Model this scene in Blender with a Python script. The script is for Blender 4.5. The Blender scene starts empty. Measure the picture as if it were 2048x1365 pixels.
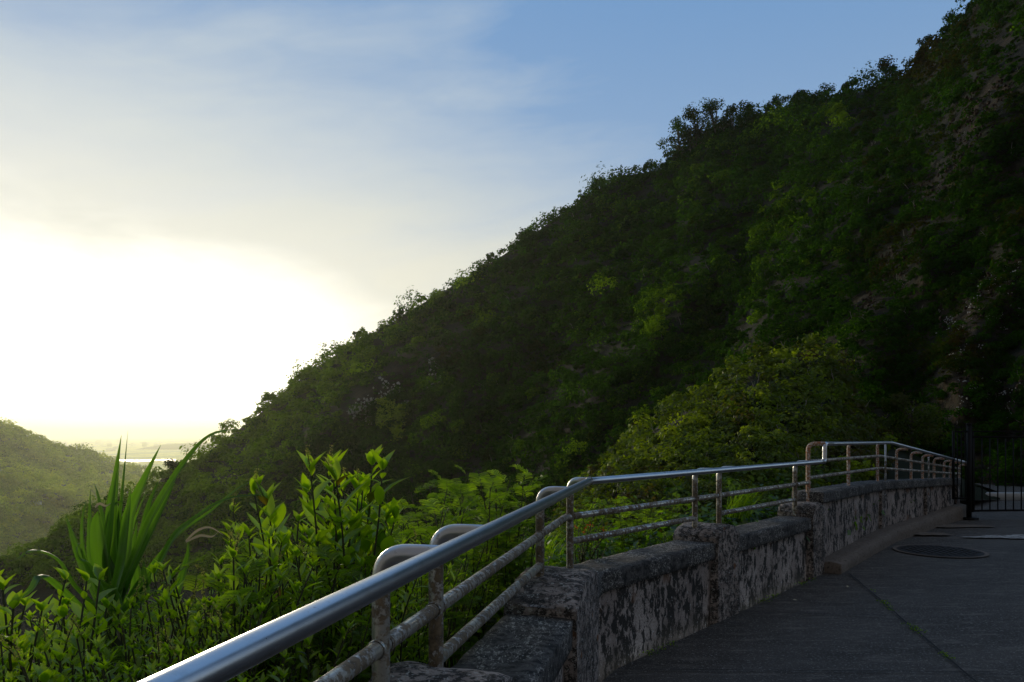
import bpy, math, random
import numpy as np
from mathutils import Vector

sc = bpy.context.scene
C = sc.collection
RNG = np.random.default_rng(7)
random.seed(7)
PI = math.pi

# ------------------------------------------------------------------ camera
F = 1500.0
EYE = 1.6
cam = bpy.data.cameras.new("camera")
cam.sensor_width = 36.0
cam.lens = F / 2048 * 36
cam.shift_y = (870 - 682.5) / 2048
cam.clip_start = 0.05
cam.clip_end = 60000
camo = bpy.data.objects.new("camera", cam)
camo.location = (0, 0, EYE)
camo.rotation_euler = (math.radians(90), 0, 0)
C.objects.link(camo)
sc.camera = camo

# ------------------------------------------------------------------ sun, sky, exposure
SUN_AZ = math.radians(-28.0)     # left of the view direction (+Y)
SUN_EL = math.radians(8.0)
sd = Vector((math.sin(SUN_AZ) * math.cos(SUN_EL), math.cos(SUN_AZ) * math.cos(SUN_EL), math.sin(SUN_EL)))
sl = bpy.data.lights.new("sun", "SUN")
sl.energy = 1.9
sl.angle = math.radians(11.0)
sl.color = (1.0, 0.86, 0.62)
so = bpy.data.objects.new("sun", sl)
so.rotation_euler = sd.to_track_quat('Z', 'Y').to_euler()
so.location = (-60, 120, 60)
C.objects.link(so)
sc.view_settings.view_transform = 'Standard'
sc.view_settings.look = 'None'
sc.view_settings.exposure = 0.0
sc.view_settings.gamma = 1.0
sc.cycles.max_bounces = 6
sc.cycles.diffuse_bounces = 2
sc.cycles.glossy_bounces = 3
sc.cycles.transmission_bounces = 4
sc.cycles.volume_bounces = 0
sc.cycles.use_denoising = True
sc.cycles.sample_clamp_indirect = 4.0

HAZE_DENSITY = 0.00011


class NT:
    def __init__(s, tree):
        s.t = tree
        s.n = tree.nodes
        s.l = tree.links

    def put(s, sock, v):
        if hasattr(v, 'is_output'):
            s.l.new(v, sock)
        else:
            if sock.type == 'RGBA' and not hasattr(v, '__len__'):
                v = (v, v, v)
            if sock.type == 'RGBA' and len(v) == 3:
                v = (*v, 1)
            sock.default_value = v

    def m(s, op, a, b=0.0, c=0.0, clamp=False):
        n = s.n.new('ShaderNodeMath')
        n.operation = op
        n.use_clamp = clamp
        for i, v in enumerate((a, b, c)):
            s.put(n.inputs[i], v)
        return n.outputs[0]

    def mix(s, f, a, b, mode='MIX'):
        n = s.n.new('ShaderNodeMix')
        n.data_type = 'RGBA'
        n.blend_type = mode
        n.clamp_factor = True
        s.put(n.inputs[0], f)
        s.put(n.inputs[6], a)
        s.put(n.inputs[7], b)
        return n.outputs[2]

    def ramp(s, f, lo, hi, a=0.0, b=1.0):
        n = s.n.new('ShaderNodeMapRange')
        n.interpolation_type = 'SMOOTHSTEP'
        s.put(n.inputs[0], f)
        for i, v in enumerate((lo, hi, a, b)):
            n.inputs[i + 1].default_value = v
        return n.outputs[0]

    def noise(s, vec, scale, detail=4, rough=0.55, dist=0.0):
        n = s.n.new('ShaderNodeTexNoise')
        if vec is not None:
            s.put(n.inputs['Vector'], vec)
        n.inputs['Scale'].default_value = scale
        n.inputs['Detail'].default_value = detail
        n.inputs['Roughness'].default_value = rough
        n.inputs['Distortion'].default_value = dist
        return n.outputs[0]

    def vscale(s, vec, sx, sy, sz):
        n = s.n.new('ShaderNodeMapping')
        s.put(n.inputs[0], vec)
        n.inputs['Scale'].default_value = (sx, sy, sz)
        return n.outputs[0]

    def comb(s, x, y, z):
        n = s.n.new('ShaderNodeCombineXYZ')
        for i, v in enumerate((x, y, z)):
            s.put(n.inputs[i], v)
        return n.outputs[0]


world = bpy.data.worlds.new("World")
sc.world = world
world.use_nodes = True
w = NT(world.node_tree)
w.n.clear()
tc = w.n.new('ShaderNodeTexCoord')
sep = w.n.new('ShaderNodeSeparateXYZ')
w.l.new(tc.outputs['Generated'], sep.inputs[0])
dx, dy, dz = sep.outputs
el = w.m('ARCSINE', dz)
az = w.m('ARCTAN2', dx, dy)
sky = w.n.new('ShaderNodeTexSky')
sky.sky_type = 'NISHITA'
sky.sun_disc = False
sky.sun_elevation = SUN_EL
sky.sun_rotation = SUN_AZ
sky.air_density = 1.0
sky.dust_density = 1.0
blue_n = w.mix(1.0, sky.outputs[0], (0.10, 0.10, 0.10), 'MULTIPLY')
# high clear air, deeper toward the zenith
elr = w.ramp(el, 0.0, 0.62)
blue = w.mix(elr, (0.44, 0.56, 0.71), (0.16, 0.335, 0.63))
blue = w.mix(0.12, blue, blue_n)
cv = w.comb(w.m('MULTIPLY', az, 1.0), w.m('MULTIPLY', el, 2.6), 0.37)
n1 = w.noise(cv, 2.2, 5, 0.5, 0.6)
n2 = w.noise(cv, 5.5, 5, 0.55, 0.4)
# thin cloud veil, thickest round the sun
da = w.m('SUBTRACT', az, math.radians(-22.5))
de = w.m('SUBTRACT', el, math.radians(7.5))
r1 = w.m('SQRT', w.m('ADD', w.m('MULTIPLY', da, da), w.m('MULTIPLY', w.m('MULTIPLY', de, de), 1.25)))
cs = w.comb(w.m('ADD', w.m('MULTIPLY', az, 1.1), w.m('MULTIPLY', el, 1.3)), w.m('SUBTRACT', w.m('MULTIPLY', el, 5.0), w.m('MULTIPLY', az, .9)), 1.7)
n3 = w.noise(cs, 1.9, 6, 0.55, 0.9)
n4 = w.noise(cs, 5.5, 6, 0.6, 0.7)
high = w.ramp(el, 0.22, 0.56)
veil = w.m('ADD', w.ramp(r1, 0.88, 0.10), w.m('MULTIPLY', w.m('SUBTRACT', n3, 0.5), 1.15))
veil = w.m('ADD', veil, w.m('MULTIPLY', w.m('SUBTRACT', n4, 0.5), 0.45))
veil = w.m('SUBTRACT', veil, w.m('MULTIPLY', high, .42))
veil = w.m('ADD', veil, w.m('MULTIPLY', w.m('SUBTRACT', n2, 0.5), 0.25), 0, True)
low = w.ramp(el, 0.40, 0.12)
vcol = w.mix(low, (0.58, 0.65, 0.69), (0.84, 0.80, 0.62))
skyc = w.mix(veil, blue, vcol)
# glowing bank hiding the sun
db = w.m('SUBTRACT', az, math.radians(-30.0))
dc = w.m('MULTIPLY', w.m('SUBTRACT', w.m('ADD', el, w.m('MULTIPLY', db, .10)), math.radians(1.0)), 2.25)
r2 = w.m('SQRT', w.m('ADD', w.m('MULTIPLY', db, db), w.m('MULTIPLY', dc, dc)))
r2 = w.m('ADD', r2, w.m('MULTIPLY', w.m('SUBTRACT', n1, 0.5), 0.30))
r2 = w.m('ADD', r2, w.m('MULTIPLY', w.m('SUBTRACT', n3, 0.5), 0.22))
warm = w.ramp(r2, 1.10, 0.38)
skyc = w.mix(w.m('MULTIPLY', warm, .68), skyc, (0.93, 0.91, 0.82))
hot = w.ramp(r2, 0.60, 0.26)
skyc = w.mix(hot, skyc, (1.7, 1.62, 1.40))
# unseen sky overhead and behind, greyed and dimmed to tame the blue ambient light
over = w.ramp(el, 0.80, 1.15)
skyc = w.mix(w.m('MULTIPLY', over, .85), skyc, (.235, .225, .215))
behind = w.ramp(dy, 0.25, -0.35)
skyc = w.mix(w.m('MULTIPLY', behind, .9), skyc, (.13, .118, .108))
bg = w.n.new('ShaderNodeBackground')
w.l.new(skyc, bg.inputs[0])
bg.inputs[1].default_value = 1.0
wo = w.n.new('ShaderNodeOutputWorld')
w.l.new(bg.outputs[0], wo.inputs[0])


# ------------------------------------------------------------------ helpers
def P(x, y, d):
    """photo column, row and distance -> point of the place (camera at the origin, looking along +Y)."""
    return np.array([(x - 1024) / F * d, d, EYE - (y - 870) / F * d])


def hsh(ix, iy, iz, seed):
    h = (ix * 374761393 + iy * 668265263 + iz * 2147483647 + seed * 1442695041) & 0xFFFFFFFF
    h = ((h ^ (h >> 13)) * 1274126177) & 0xFFFFFFFF
    h = (h ^ (h >> 16)) & 0xFFFFFFFF
    return h / 4294967295.0


def vnoise(x, y, z=0.0, seed=0):
    x, y, z = np.broadcast_arrays(np.asarray(x, float), np.asarray(y, float), np.asarray(z, float))
    ix, iy, iz = np.floor(x).astype(np.int64), np.floor(y).astype(np.int64), np.floor(z).astype(np.int64)
    fx, fy, fz = x - ix, y - iy, z - iz
    fx, fy, fz = [t * t * (3 - 2 * t) for t in (fx, fy, fz)]
    r = 0
    for a in (0, 1):
        for b in (0, 1):
            for c in (0, 1):
                wgt = (fx if a else 1 - fx) * (fy if b else 1 - fy) * (fz if c else 1 - fz)
                r = r + wgt * hsh(ix + a, iy + b, iz + c, seed)
    return r * 2 - 1


def fbm(x, y, z=0.0, seed=0, oct=4):
    r, a, f = 0, 1.0, 1.0
    for i in range(oct):
        r = r + a * vnoise(np.asarray(x) * f, np.asarray(y) * f, np.asarray(z) * f, seed + i)
        a *= 0.5
        f *= 2.03
    return r / 1.9


def tag(o, label=None, cat=None, group=None, kind=None):
    if label: o['label'] = label
    if cat: o['category'] = cat
    if group: o['group'] = group
    if kind: o['kind'] = kind
    return o


def empty(name, loc, label=None, cat=None, group=None):
    o = bpy.data.objects.new(name, None)
    o.empty_display_size = 0.2
    C.objects.link(o)
    o.location = loc
    return tag(o, label, cat, group)


def make_mesh(name, V, faces, tint=None, smooth=False):
    """faces: (N,4) int array or a list of lists"""
    me = bpy.data.meshes.new(name)
    V = np.asarray(V, np.float32)
    if isinstance(faces, np.ndarray):
        n, k = faces.shape
        me.vertices.add(len(V))
        me.vertices.foreach_set('co', V.ravel())
        me.loops.add(n * k)
        me.loops.foreach_set('vertex_index', faces.astype(np.int32).ravel())
        me.polygons.add(n)
        me.polygons.foreach_set('loop_start', np.arange(0, n * k, k, dtype=np.int32))
        me.polygons.foreach_set('loop_total', np.full(n, k, np.int32))
        me.update(calc_edges=True)
    else:
        me.from_pydata([tuple(map(float, v)) for v in V], [], faces)
        me.update()
    if tint is not None:
        a = me.attributes.new('tint', 'FLOAT', 'POINT')
        a.data.foreach_set('value', np.asarray(tint, np.float32))
    if smooth:
        me.polygons.foreach_set('use_smooth', np.ones(len(me.polygons), bool))
    return me


def obj(name, me, mat, parent=None, loc=None):
    """me may hold world coordinates; with a parent they are shifted to its base"""
    if parent is not None and loc is None:
        p = parent
        off = Vector((0, 0, 0))
        while p is not None:
            off += p.location
            p = p.parent
        n = len(me.vertices)
        co = np.empty(n * 3, np.float32)
        me.vertices.foreach_get('co', co)
        co = co.reshape(-1, 3) - np.array(off, np.float32)
        me.vertices.foreach_set('co', co.ravel())
        me.update()
    o = bpy.data.objects.new(name, me)
    C.objects.link(o)
    if mat: me.materials.append(mat)
    if parent is not None: o.parent = parent
    if loc is not None: o.location = loc
    return o


class MB:
    def __init__(s):
        s.V, s.Q, s.T, s.n = [], [], [], 0

    def add(s, V, Q, t=0.5):
        V = np.asarray(V, float).reshape(-1, 3)
        Q = np.asarray(Q, int).reshape(-1, 4)
        s.V.append(V)
        s.Q.append(Q + s.n)
        s.T.append(np.full(len(V), t) if np.isscalar(t) else np.asarray(t))
        s.n += len(V)

    def tube(s, pts, rad, seg=12, t=0.5, cap=True):
        pts = np.asarray(pts, float)
        n = len(pts)
        rad = np.full(n, rad) if np.isscalar(rad) else np.asarray(rad)
        tan = np.gradient(pts, axis=0)
        tan /= np.linalg.norm(tan, axis=1)[:, None] + 1e-9
        ref = np.array([0, 0, 1.0]) if abs(tan[0][2]) < 0.9 else np.array([1.0, 0, 0])
        u = np.cross(tan[0], ref)
        u /= np.linalg.norm(u)
        V = []
        ang = np.arange(seg) / seg * 2 * PI
        for i in range(n):
            u = u - tan[i] * np.dot(u, tan[i])
            u /= np.linalg.norm(u) + 1e-9
            v = np.cross(tan[i], u)
            V.append(pts[i] + rad[i] * (np.cos(ang)[:, None] * u + np.sin(ang)[:, None] * v))
        V = np.concatenate(V)
        Q = []
        for i in range(n - 1):
            for k in range(seg):
                a, b = i * seg + k, i * seg + (k + 1) % seg
                Q.append((a, b, b + seg, a + seg))
        if cap:
            for base in (0, (n - 1) * seg):
                for k in range(1, seg // 2):
                    q = (base + k - 1 if k > 1 else base, base + k, base + seg - k - 1, base + seg - k if k > 1 else base + seg - 1)
                # fan of quads
                idx = list(range(base, base + seg))
                lo, hi = 0, seg - 1
                while hi - lo >= 3:
                    Q.append((idx[lo], idx[lo + 1], idx[hi - 1], idx[hi]))
                    lo += 1
                    hi -= 1
        s.add(V, Q, t)

    def box(s, c, half, rot=0.0, t=0.5):
        c = np.asarray(c, float)
        hx, hy, hz = half
        V = np.array([(i * hx, j * hy, k * hz) for k in (-1, 1) for j in (-1, 1) for i in (-1, 1)], float)
        cr, sr = math.cos(rot), math.sin(rot)
        V[:, :2] = V[:, :2] @ np.array([[cr, sr], [-sr, cr]])
        s.add(V + c, [(0, 2, 3, 1), (4, 5, 7, 6), (0, 1, 5, 4), (2, 6, 7, 3), (0, 4, 6, 2), (1, 3, 7, 5)], t)

    def mesh(s, name, smooth=False):
        return make_mesh(name, np.concatenate(s.V), np.concatenate(s.Q), np.concatenate(s.T), smooth)


def norm(a):
    return a / (np.linalg.norm(a, axis=-1, keepdims=True) + 1e-9)


def rhombs(cen, nrm, L, W, rng, fold=0.0):
    """N leaf-shaped rhombs: centre, facing direction, length and width"""
    N = len(cen)
    r = norm(rng.normal(size=(N, 3)))
    a = norm(np.cross(nrm, r))
    b = np.cross(nrm, a)
    L = np.broadcast_to(L, (N,))[:, None]
    W = np.broadcast_to(W, (N,))[:, None]
    V = np.stack([cen - a * L * .5, cen + b * W * .5 - a * L * .05, cen + a * L * .5, cen - b * W * .5 - a * L * .05], 1)
    Q = np.arange(N * 4).reshape(N, 4)
    return V.reshape(-1, 3), Q


# ------------------------------------------------------------------ materials
def new_mat(name):
    m = bpy.data.materials.new(name)
    m.use_nodes = True
    t = NT(m.node_tree)
    t.n.clear()
    out = t.n.new('ShaderNodeOutputMaterial')
    return m, t, out


def pos(t):
    g = t.n.new('ShaderNodeNewGeometry')
    return g.outputs['Position']


def objc(t):
    g = t.n.new('ShaderNodeTexCoord')
    return g.outputs['Object']


def attr(t, name='tint'):
    a = t.n.new('ShaderNodeAttribute')
    a.attribute_name = name
    return a.outputs['Fac']


def bsdf(t, out, col, rough=0.8, metal=0.0, bump=None, bs=0.3, bd=0.02, spec=0.5):
    b = t.n.new('ShaderNodeBsdfPrincipled')
    t.put(b.inputs['Base Color'], col)
    t.put(b.inputs['Roughness'], rough)
    t.put(b.inputs['Metallic'], metal)
    b.inputs['Specular IOR Level'].default_value = spec
    if bump is not None:
        bn = t.n.new('ShaderNodeBump')
        bn.inputs['Strength'].default_value = bs
        bn.inputs['Distance'].default_value = bd
        t.put(bn.inputs['Height'], bump)
        t.l.new(bn.outputs[0], b.inputs['Normal'])
    t.l.new(b.outputs[0], out.inputs[0])
    return b


def leaf_mat(name, stops, trans=0.45, tcol=(1.5, 1.7, 0.6), gloss=0.06, rough=0.4):
    m, t, out = new_mat(name)
    a = attr(t)
    cr = t.n.new('ShaderNodeValToRGB')
    t.l.new(a, cr.inputs[0])
    e = cr.color_ramp.elements
    e[0].position, e[0].color = stops[0][0], (*stops[0][1], 1)
    e[1].position, e[1].color = stops[-1][0], (*stops[-1][1], 1)
    for p_, c_ in stops[1:-1]:
        k = e.new(p_)
        k.color = (*c_, 1)
    col = cr.outputs[0]
    d = t.n.new('ShaderNodeBsdfDiffuse')
    t.l.new(col, d.inputs[0])
    tr = t.n.new('ShaderNodeBsdfTranslucent')
    t.put(tr.inputs[0], t.mix(1.0, col, tcol, 'MULTIPLY'))
    mx = t.n.new('ShaderNodeMixShader')
    mx.inputs[0].default_value = trans
    t.l.new(d.outputs[0], mx.inputs[1])
    t.l.new(tr.outputs[0], mx.inputs[2])
    if gloss > 0:
        g = t.n.new('ShaderNodeBsdfGlossy')
        g.inputs['Roughness'].default_value = rough
        t.put(g.inputs[0], (0.8, 0.85, 0.8))
        m2 = t.n.new('ShaderNodeMixShader')
        m2.inputs[0].default_value = gloss
        t.l.new(mx.outputs[0], m2.inputs[1])
        t.l.new(g.outputs[0], m2.inputs[2])
        mx = m2
    t.l.new(mx.outputs[0], out.inputs[0])
    return m


M = {}
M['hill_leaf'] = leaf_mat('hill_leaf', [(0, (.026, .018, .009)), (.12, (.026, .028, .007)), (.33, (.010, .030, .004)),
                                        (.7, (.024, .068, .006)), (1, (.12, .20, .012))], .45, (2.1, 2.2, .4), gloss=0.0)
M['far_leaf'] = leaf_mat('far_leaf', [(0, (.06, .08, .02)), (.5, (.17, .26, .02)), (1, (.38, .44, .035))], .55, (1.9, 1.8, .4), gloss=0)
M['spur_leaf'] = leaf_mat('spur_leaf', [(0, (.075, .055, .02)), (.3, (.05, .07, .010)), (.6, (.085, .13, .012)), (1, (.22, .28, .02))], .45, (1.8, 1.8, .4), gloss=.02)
M['near_leaf'] = leaf_mat('near_leaf', [(0, (.13, .09, .02)), (.04, (.06, .065, .015)), (.08, (.025, .055, .012)), (.5, (.068, .145, .011)), (1, (.26, .38, .02))], .55, (1.9, 2.0, .35), .05, .35)
M['fern_leaf'] = leaf_mat('fern_leaf', [(0, (.04, .075, .012)), (.5, (.07, .14, .018)), (1, (.20, .30, .025))], .55, (1.8, 1.9, .4), .03)
M['flower'] = leaf_mat('flower', [(0, (.22, .26, .06)), (1, (.42, .42, .14))], .4, (1.2, 1.2, .8), 0)
M['red_flower'] = leaf_mat('red_flower', [(0, (.5, .10, .03)), (1, (.75, .22, .08))], .3, (1, 1, 1), 0)
M['dry'] = leaf_mat('dry', [(0, (.16, .12, .06)), (1, (.55, .50, .36))], .3, (1.1, 1, .8), 0.03)

m, t, out = new_mat('strap_leaf')
oc = objc(t)
st = t.noise(t.vscale(oc, 40, 40, 1.5), 3.0, 3)
a = attr(t)
c = t.mix(a, (.022, .060, .014), (.13, .24, .03))
c = t.mix(t.m('MULTIPLY', t.ramp(st, .5, .75), .45), c, (.11, .18, .05))
d = t.n.new('ShaderNodeBsdfPrincipled')
t.put(d.inputs['Base Color'], c)
d.inputs['Roughness'].default_value = .38
tr = t.n.new('ShaderNodeBsdfTranslucent')
t.put(tr.inputs[0], t.mix(1.0, c, (1.6, 1.9, .6), 'MULTIPLY'))
mx = t.n.new('ShaderNodeMixShader')
mx.inputs[0].default_value = .5
t.l.new(d.outputs[0], mx.inputs[1]); t.l.new(tr.outputs[0], mx.inputs[2]); t.l.new(mx.outputs[0], out.inputs[0])
M['strap'] = m

m, t, out = new_mat('bark')
p = objc(t)
bsdf(t, out, t.mix(t.noise(p, 9, 4), (.035, .028, .02), (.12, .10, .075)), .9, bump=t.noise(p, 20, 4))
M['bark'] = m
m, t, out = new_mat('twig')
p = objc(t)
bsdf(t, out, t.mix(t.noise(p, 12, 3), (.035, .055, .015), (.08, .07, .03)), .8)
M['twig'] = m
m, t, out = new_mat('pale_branch')
p = pos(t)
bsdf(t, out, t.mix(t.noise(p, 6, 4), (.10, .09, .075), (.38, .34, .29)), .85)
M['pale_branch'] = m

# galvanised handrail pipe
def pipe_mat(name, rust, rough0, dull, darkc=(.30, .31, .34), post=False):
    m, t, out = new_mat(name)
    p = pos(t)
    n1 = t.noise(p, 7, 5, .6)
    n2 = t.noise(p, 45, 4, .65)
    n3 = t.noise(p, 150, 3, .6)
    if post:
        sz = t.n.new('ShaderNodeSeparateXYZ'); t.l.new(p, sz.inputs[0])
        zz_ = t.m('ADD', sz.outputs[2], t.m('MULTIPLY', t.m('SUBTRACT', n2, .5), .12))
        rust_z = t.ramp(zz_, 1.275, 1.16, -.38, .0)
    metal = t.mix(t.ramp(n1, .35, .7), darkc, (.62, .63, .66))
    nn2 = t.noise(p, 26, 5, .7)
    src = t.m('ADD', t.m('ADD', t.m('MULTIPLY', n1, .5), t.m('MULTIPLY', nn2, .5)), t.m('MULTIPLY', n2, .6))
    if post: src = t.m('ADD', src, rust_z)
    r = t.m('MULTIPLY', t.ramp(src, 1.02 - rust, 1.14 - rust), 1.0)
    col = t.mix(r, metal, t.mix(t.ramp(n2, .3, .7), (.05, .038, .022), (.22, .165, .10)))
    lich = t.ramp(t.noise(p, 30, 3, .6), .62, .66)
    col = t.mix(t.m('MULTIPLY', lich, .7 if dull else .15), col, (.36, .37, .34))
    met = t.m('MULTIPLY', t.m('SUBTRACT', 1.0, r), 1.0 if not dull else .75)
    rg = t.m('ADD', rough0, t.m('ADD', t.m('MULTIPLY', r, .4), t.m('MULTIPLY', n2, .12)))
    bsdf(t, out, col, rg, met, t.m('ADD', n3, t.m('MULTIPLY', r, .6)), .12 if dull else .05, .002)
    return m
M['pipe'] = pipe_mat('rail_pipe', .10, .24, False, (.56, .57, .60))
M['pipe_dull'] = pipe_mat('mid_rail_pipe', .30, .24, True, (.52, .48, .40))
M['pipe_post'] = pipe_mat('post_pipe', .33, .26, True, (.54, .52, .46), True)

m, t, out = new_mat('rusty_post')
p = pos(t)
n1 = t.noise(p, 14, 4, .6); n2 = t.noise(p, 50, 4, .6)
c = t.mix(t.ramp(n1, .38, .62), (.42, .16, .06), (.34, .22, .13))
c = t.mix(t.ramp(n2, .50, .57), c, (.62, .55, .50))
bsdf(t, out, c, .7, .1, n2, .3, .003)
M['rust'] = m

# weathered plaster of the wall
m, t, out = new_mat('mouldy_plaster')
p = pos(t)
pv = t.vscale(p, 1, 1, .55)
n1 = t.noise(pv, 2.6, 5, .62); n2 = t.noise(pv, 17, 6, .75, .3); n3 = t.noise(p, 80, 3, .6)
nm = t.noise(pv, 5, 6, .72, .3)
base = t.mix(t.ramp(n1, .3, .7), (.29, .245, .22), (.52, .46, .42))
base = t.mix(t.ramp(n3, .45, .7), base, (.19, .15, .14))
sp = t.m('ADD', t.m('MULTIPLY', n2, .55), t.m('MULTIPLY', nm, .45))
mould = t.ramp(sp, .495, .52)
col = t.mix(t.m('MULTIPLY', mould, .93), base, (.018, .019, .018))
sx = t.n.new('ShaderNodeSeparateXYZ'); t.l.new(p, sx.inputs[0])
foot = t.ramp(t.m('ADD', sx.outputs[2], t.m('MULTIPLY', n1, .5)), .42, .26)
col = t.mix(t.m('MULTIPLY', foot, .6), col, (.05, .042, .03))
or_ = t.ramp(t.noise(p, 3.1, 3, .5), .62, .70)
col = t.mix(t.m('MULTIPLY', or_, .6), col, (.16, .075, .035))
wh = t.ramp(t.noise(pv, 36, 5, .7), .64, .67)
col = t.mix(wh, col, (.60, .62, .62))
hb = t.m('SUBTRACT', t.m('MULTIPLY', n2, .6), t.m('MULTIPLY', mould, .35))
bsdf(t, out, col, .9, 0, hb, .6, .012, .25)
M['plaster'] = m

m, t, out = new_mat('black_coping')
p = pos(t)
n1 = t.noise(p, 3.5, 4, .6); n2 = t.noise(p, 22, 5, .7); n3 = t.noise(t.vscale(p, 8, 3, 8), 8, 4, .7, 1.0)
col = t.mix(t.ramp(n2, .35, .65), (.014, .014, .014), (.11, .105, .10))
f = t.m('MULTIPLY', t.ramp(n3, .53, .60), t.ramp(n1, .42, .56))
col = t.mix(t.m('MULTIPLY', f, .8), col, (.46, .44, .40))
wh = t.ramp(t.noise(p, 50, 4, .7), .66, .70)
col = t.mix(wh, col, (.45, .47, .46))
bsdf(t, out, col, .85, 0, t.m('ADD', n2, n3), .6, .012, .3)
M['coping'] = m

m, t, out = new_mat('pier_stone')
p = pos(t)
n1 = t.noise(p, 4.5, 5, .6); n2 = t.noise(p, 24, 5, .7); n3 = t.noise(t.vscale(p, 5, 5, 9), 8, 4, .7, 1.0)
col = t.mix(t.ramp(n1, .35, .65), (.19, .155, .135), (.44, .37, .33))
col = t.mix(t.m('MULTIPLY', t.ramp(n2, .49, .54), .9), col, (.025, .024, .022))
npm = t.noise(p, 6.5, 5, .7, .5)
col = t.mix(t.m('MULTIPLY', t.ramp(npm, .50, .56), .7), col, (.024, .022, .020))
col = t.mix(t.m('MULTIPLY', t.ramp(n3, .57, .62), .8), col, (.50, .49, .46))
col = t.mix(t.ramp(t.noise(p, 5, 2), .66, .72), col, (.20, .09, .04))
bsdf(t, out, col, .9, 0, t.m('ADD', n2, n3), .7, .014, .3)
M['pier'] = m

m, t, out = new_mat('ledge_concrete')
p = pos(t)
n1 = t.noise(p, 3, 4, .6); n2 = t.noise(p, 30, 5, .7)
col = t.mix(n1, (.13, .105, .085), (.24, .20, .165))
col = t.mix(t.m('MULTIPLY', t.ramp(n2, .5, .62), .7), col, (.05, .045, .04))
bsdf(t, out, col, .9, 0, n2, .5, .01, .3)
M['ledge'] = m

m, t, out = new_mat('asphalt')
p = pos(t)
n1 = t.noise(t.vscale(p, 1, 2.6, 1), .9, 5, .6); n2 = t.noise(p, 48, 4, .85); n3 = t.noise(t.vscale(p, .8, 3.0, 1), 3.5, 6, .7)
col = t.mix(t.ramp(n1, .3, .7), (.054, .047, .040), (.10, .089, .078))
col = t.mix(t.m('MULTIPLY', t.ramp(n2, .47, .53), .85), col, (.014, .013, .012))
col = t.mix(t.m('MULTIPLY', t.ramp(n2, .55, .60), .9), col, (.27, .255, .235))
col = t.mix(t.m('MULTIPLY', t.ramp(n3, .50, .68), .55), col, (.19, .17, .15))
bsdf(t, out, col, .86, 0, t.m('ADD', n2, t.m('MULTIPLY', n3, .5)), .5, .006, .3)
M['asphalt'] = m

m, t, out = new_mat('iron_cover')
p = pos(t)
n2 = t.noise(p, 40, 4, .7)
bsdf(t, out, t.mix(n2, (.010, .009, .009), (.035, .03, .027)), .75, 0, n2, .3, .004, .3)
M['iron'] = m
m, t, out = new_mat('pale_paint')
p = pos(t)
n2 = t.noise(t.vscale(p, 1, 3, 1), 9, 5, .7)
bsdf(t, out, t.mix(t.ramp(n2, .42, .56), (.07, .065, .06), (.50, .49, .47)), .85)
M['paint'] = m
m, t, out = new_mat('kerb_pale')
p = pos(t)
bsdf(t, out, t.mix(t.noise(p, 8, 4), (.30, .30, .29), (.55, .55, .54)), .9)
M['kerb'] = m
m, t, out = new_mat('gate_iron')
p = pos(t)
bsdf(t, out, t.mix(t.noise(p, 20, 3), (.004, .004, .005), (.010, .010, .010)), .6, .0, spec=.2)
M['gate'] = m
m, t, out = new_mat('moss')
p = pos(t)
bsdf(t, out, t.mix(t.noise(p, 60, 3), (.03, .05, .01), (.10, .13, .02)), .95)
M['moss'] = m

# hillside earth and rock: attribute 'tint' = how bare the place is
m, t, out = new_mat('cliff_earth')
p = pos(t)
n1 = t.noise(t.vscale(p, 1, 1, .45), .35, 6, .62); n2 = t.noise(t.vscale(p, 1, 1, .5), 2.2, 5, .65); n3 = t.noise(p, 5, 4, .65)
earth = t.mix(n2, (.007, .009, .003), (.016, .020, .006))
rock = t.mix(t.ramp(n1, .42, .60), (.008, .007, .005), (.050, .030, .015))
rock = t.mix(t.m('MULTIPLY', t.ramp(n2, .52, .64), .7), rock, (.035, .032, .030))
rock = t.mix(t.m('MULTIPLY', t.ramp(n3, .55, .64), .5), rock, (.03, .045, .012))
col = t.mix(attr(t), earth, rock)
wh = t.m('MULTIPLY', t.ramp(t.noise(p, 3.4, 3, .55), .70, .73), attr(t))
col = t.mix(wh, col, (.50, .50, .48))
bsdf(t, out, col, .95, 0, t.m('ADD', n2, n3), .8, .4, .2)
M['cliff'] = m
m, t, out = new_mat('undergrowth_soil')
p = pos(t)
bsdf(t, out, t.mix(t.noise(p, 3, 5), (.006, .009, .003), (.016, .020, .006)), .95, spec=.1)
M['soil'] = m
m, t, out = new_mat('plain_fields')
p = pos(t)
n1 = t.noise(t.vscale(p, 1, .4, 1), .002, 4, .5)
n2 = t.noise(p, .012, 4, .6)
c = t.mix(t.ramp(n1, .36, .5), (.30, .42, .05), (.85, .86, .05))
c = t.mix(t.m('MULTIPLY', t.ramp(n2, .52, .6), .5), c, (.07, .11, .03))
bsdf(t, out, c, .9)
M['plain'] = m
m, t, out = new_mat('river_water')
bsdf(t, out, (.16, .20, .18), .35, 0, t.noise(pos(t), .2, 3), .1, .1)
M['water'] = m
m, t, out = new_mat('white_building')
bsdf(t, out, t.mix(t.noise(pos(t), .01, 1), (.6, .58, .54), (.85, .84, .8)), .8)
M['white'] = m
m, t, out = new_mat('lichen_white')
p = pos(t)
bsdf(t, out, t.mix(t.noise(p, 8, 3), (.22, .22, .20), (.60, .60, .57)), .9)
M['lichen'] = m


# ------------------------------------------------------------------ road and lookout edge
def struct(name, me, mat):
    return tag(obj(name, me, mat), kind='structure')

gx = np.linspace(-6, 40, 60)
gy = np.linspace(-12, 34, 60)


# wall path: inner edge of the coping (x, y, coping z); rail path above it
W_LOW = [(-1.09, -2.2), (0.60, 5.02), (3.62, 8.72)]
W_UP = [(3.62, 8.72), (5.72, 11.5), (8.72, 14.55)]
COP = 0.675


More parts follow.
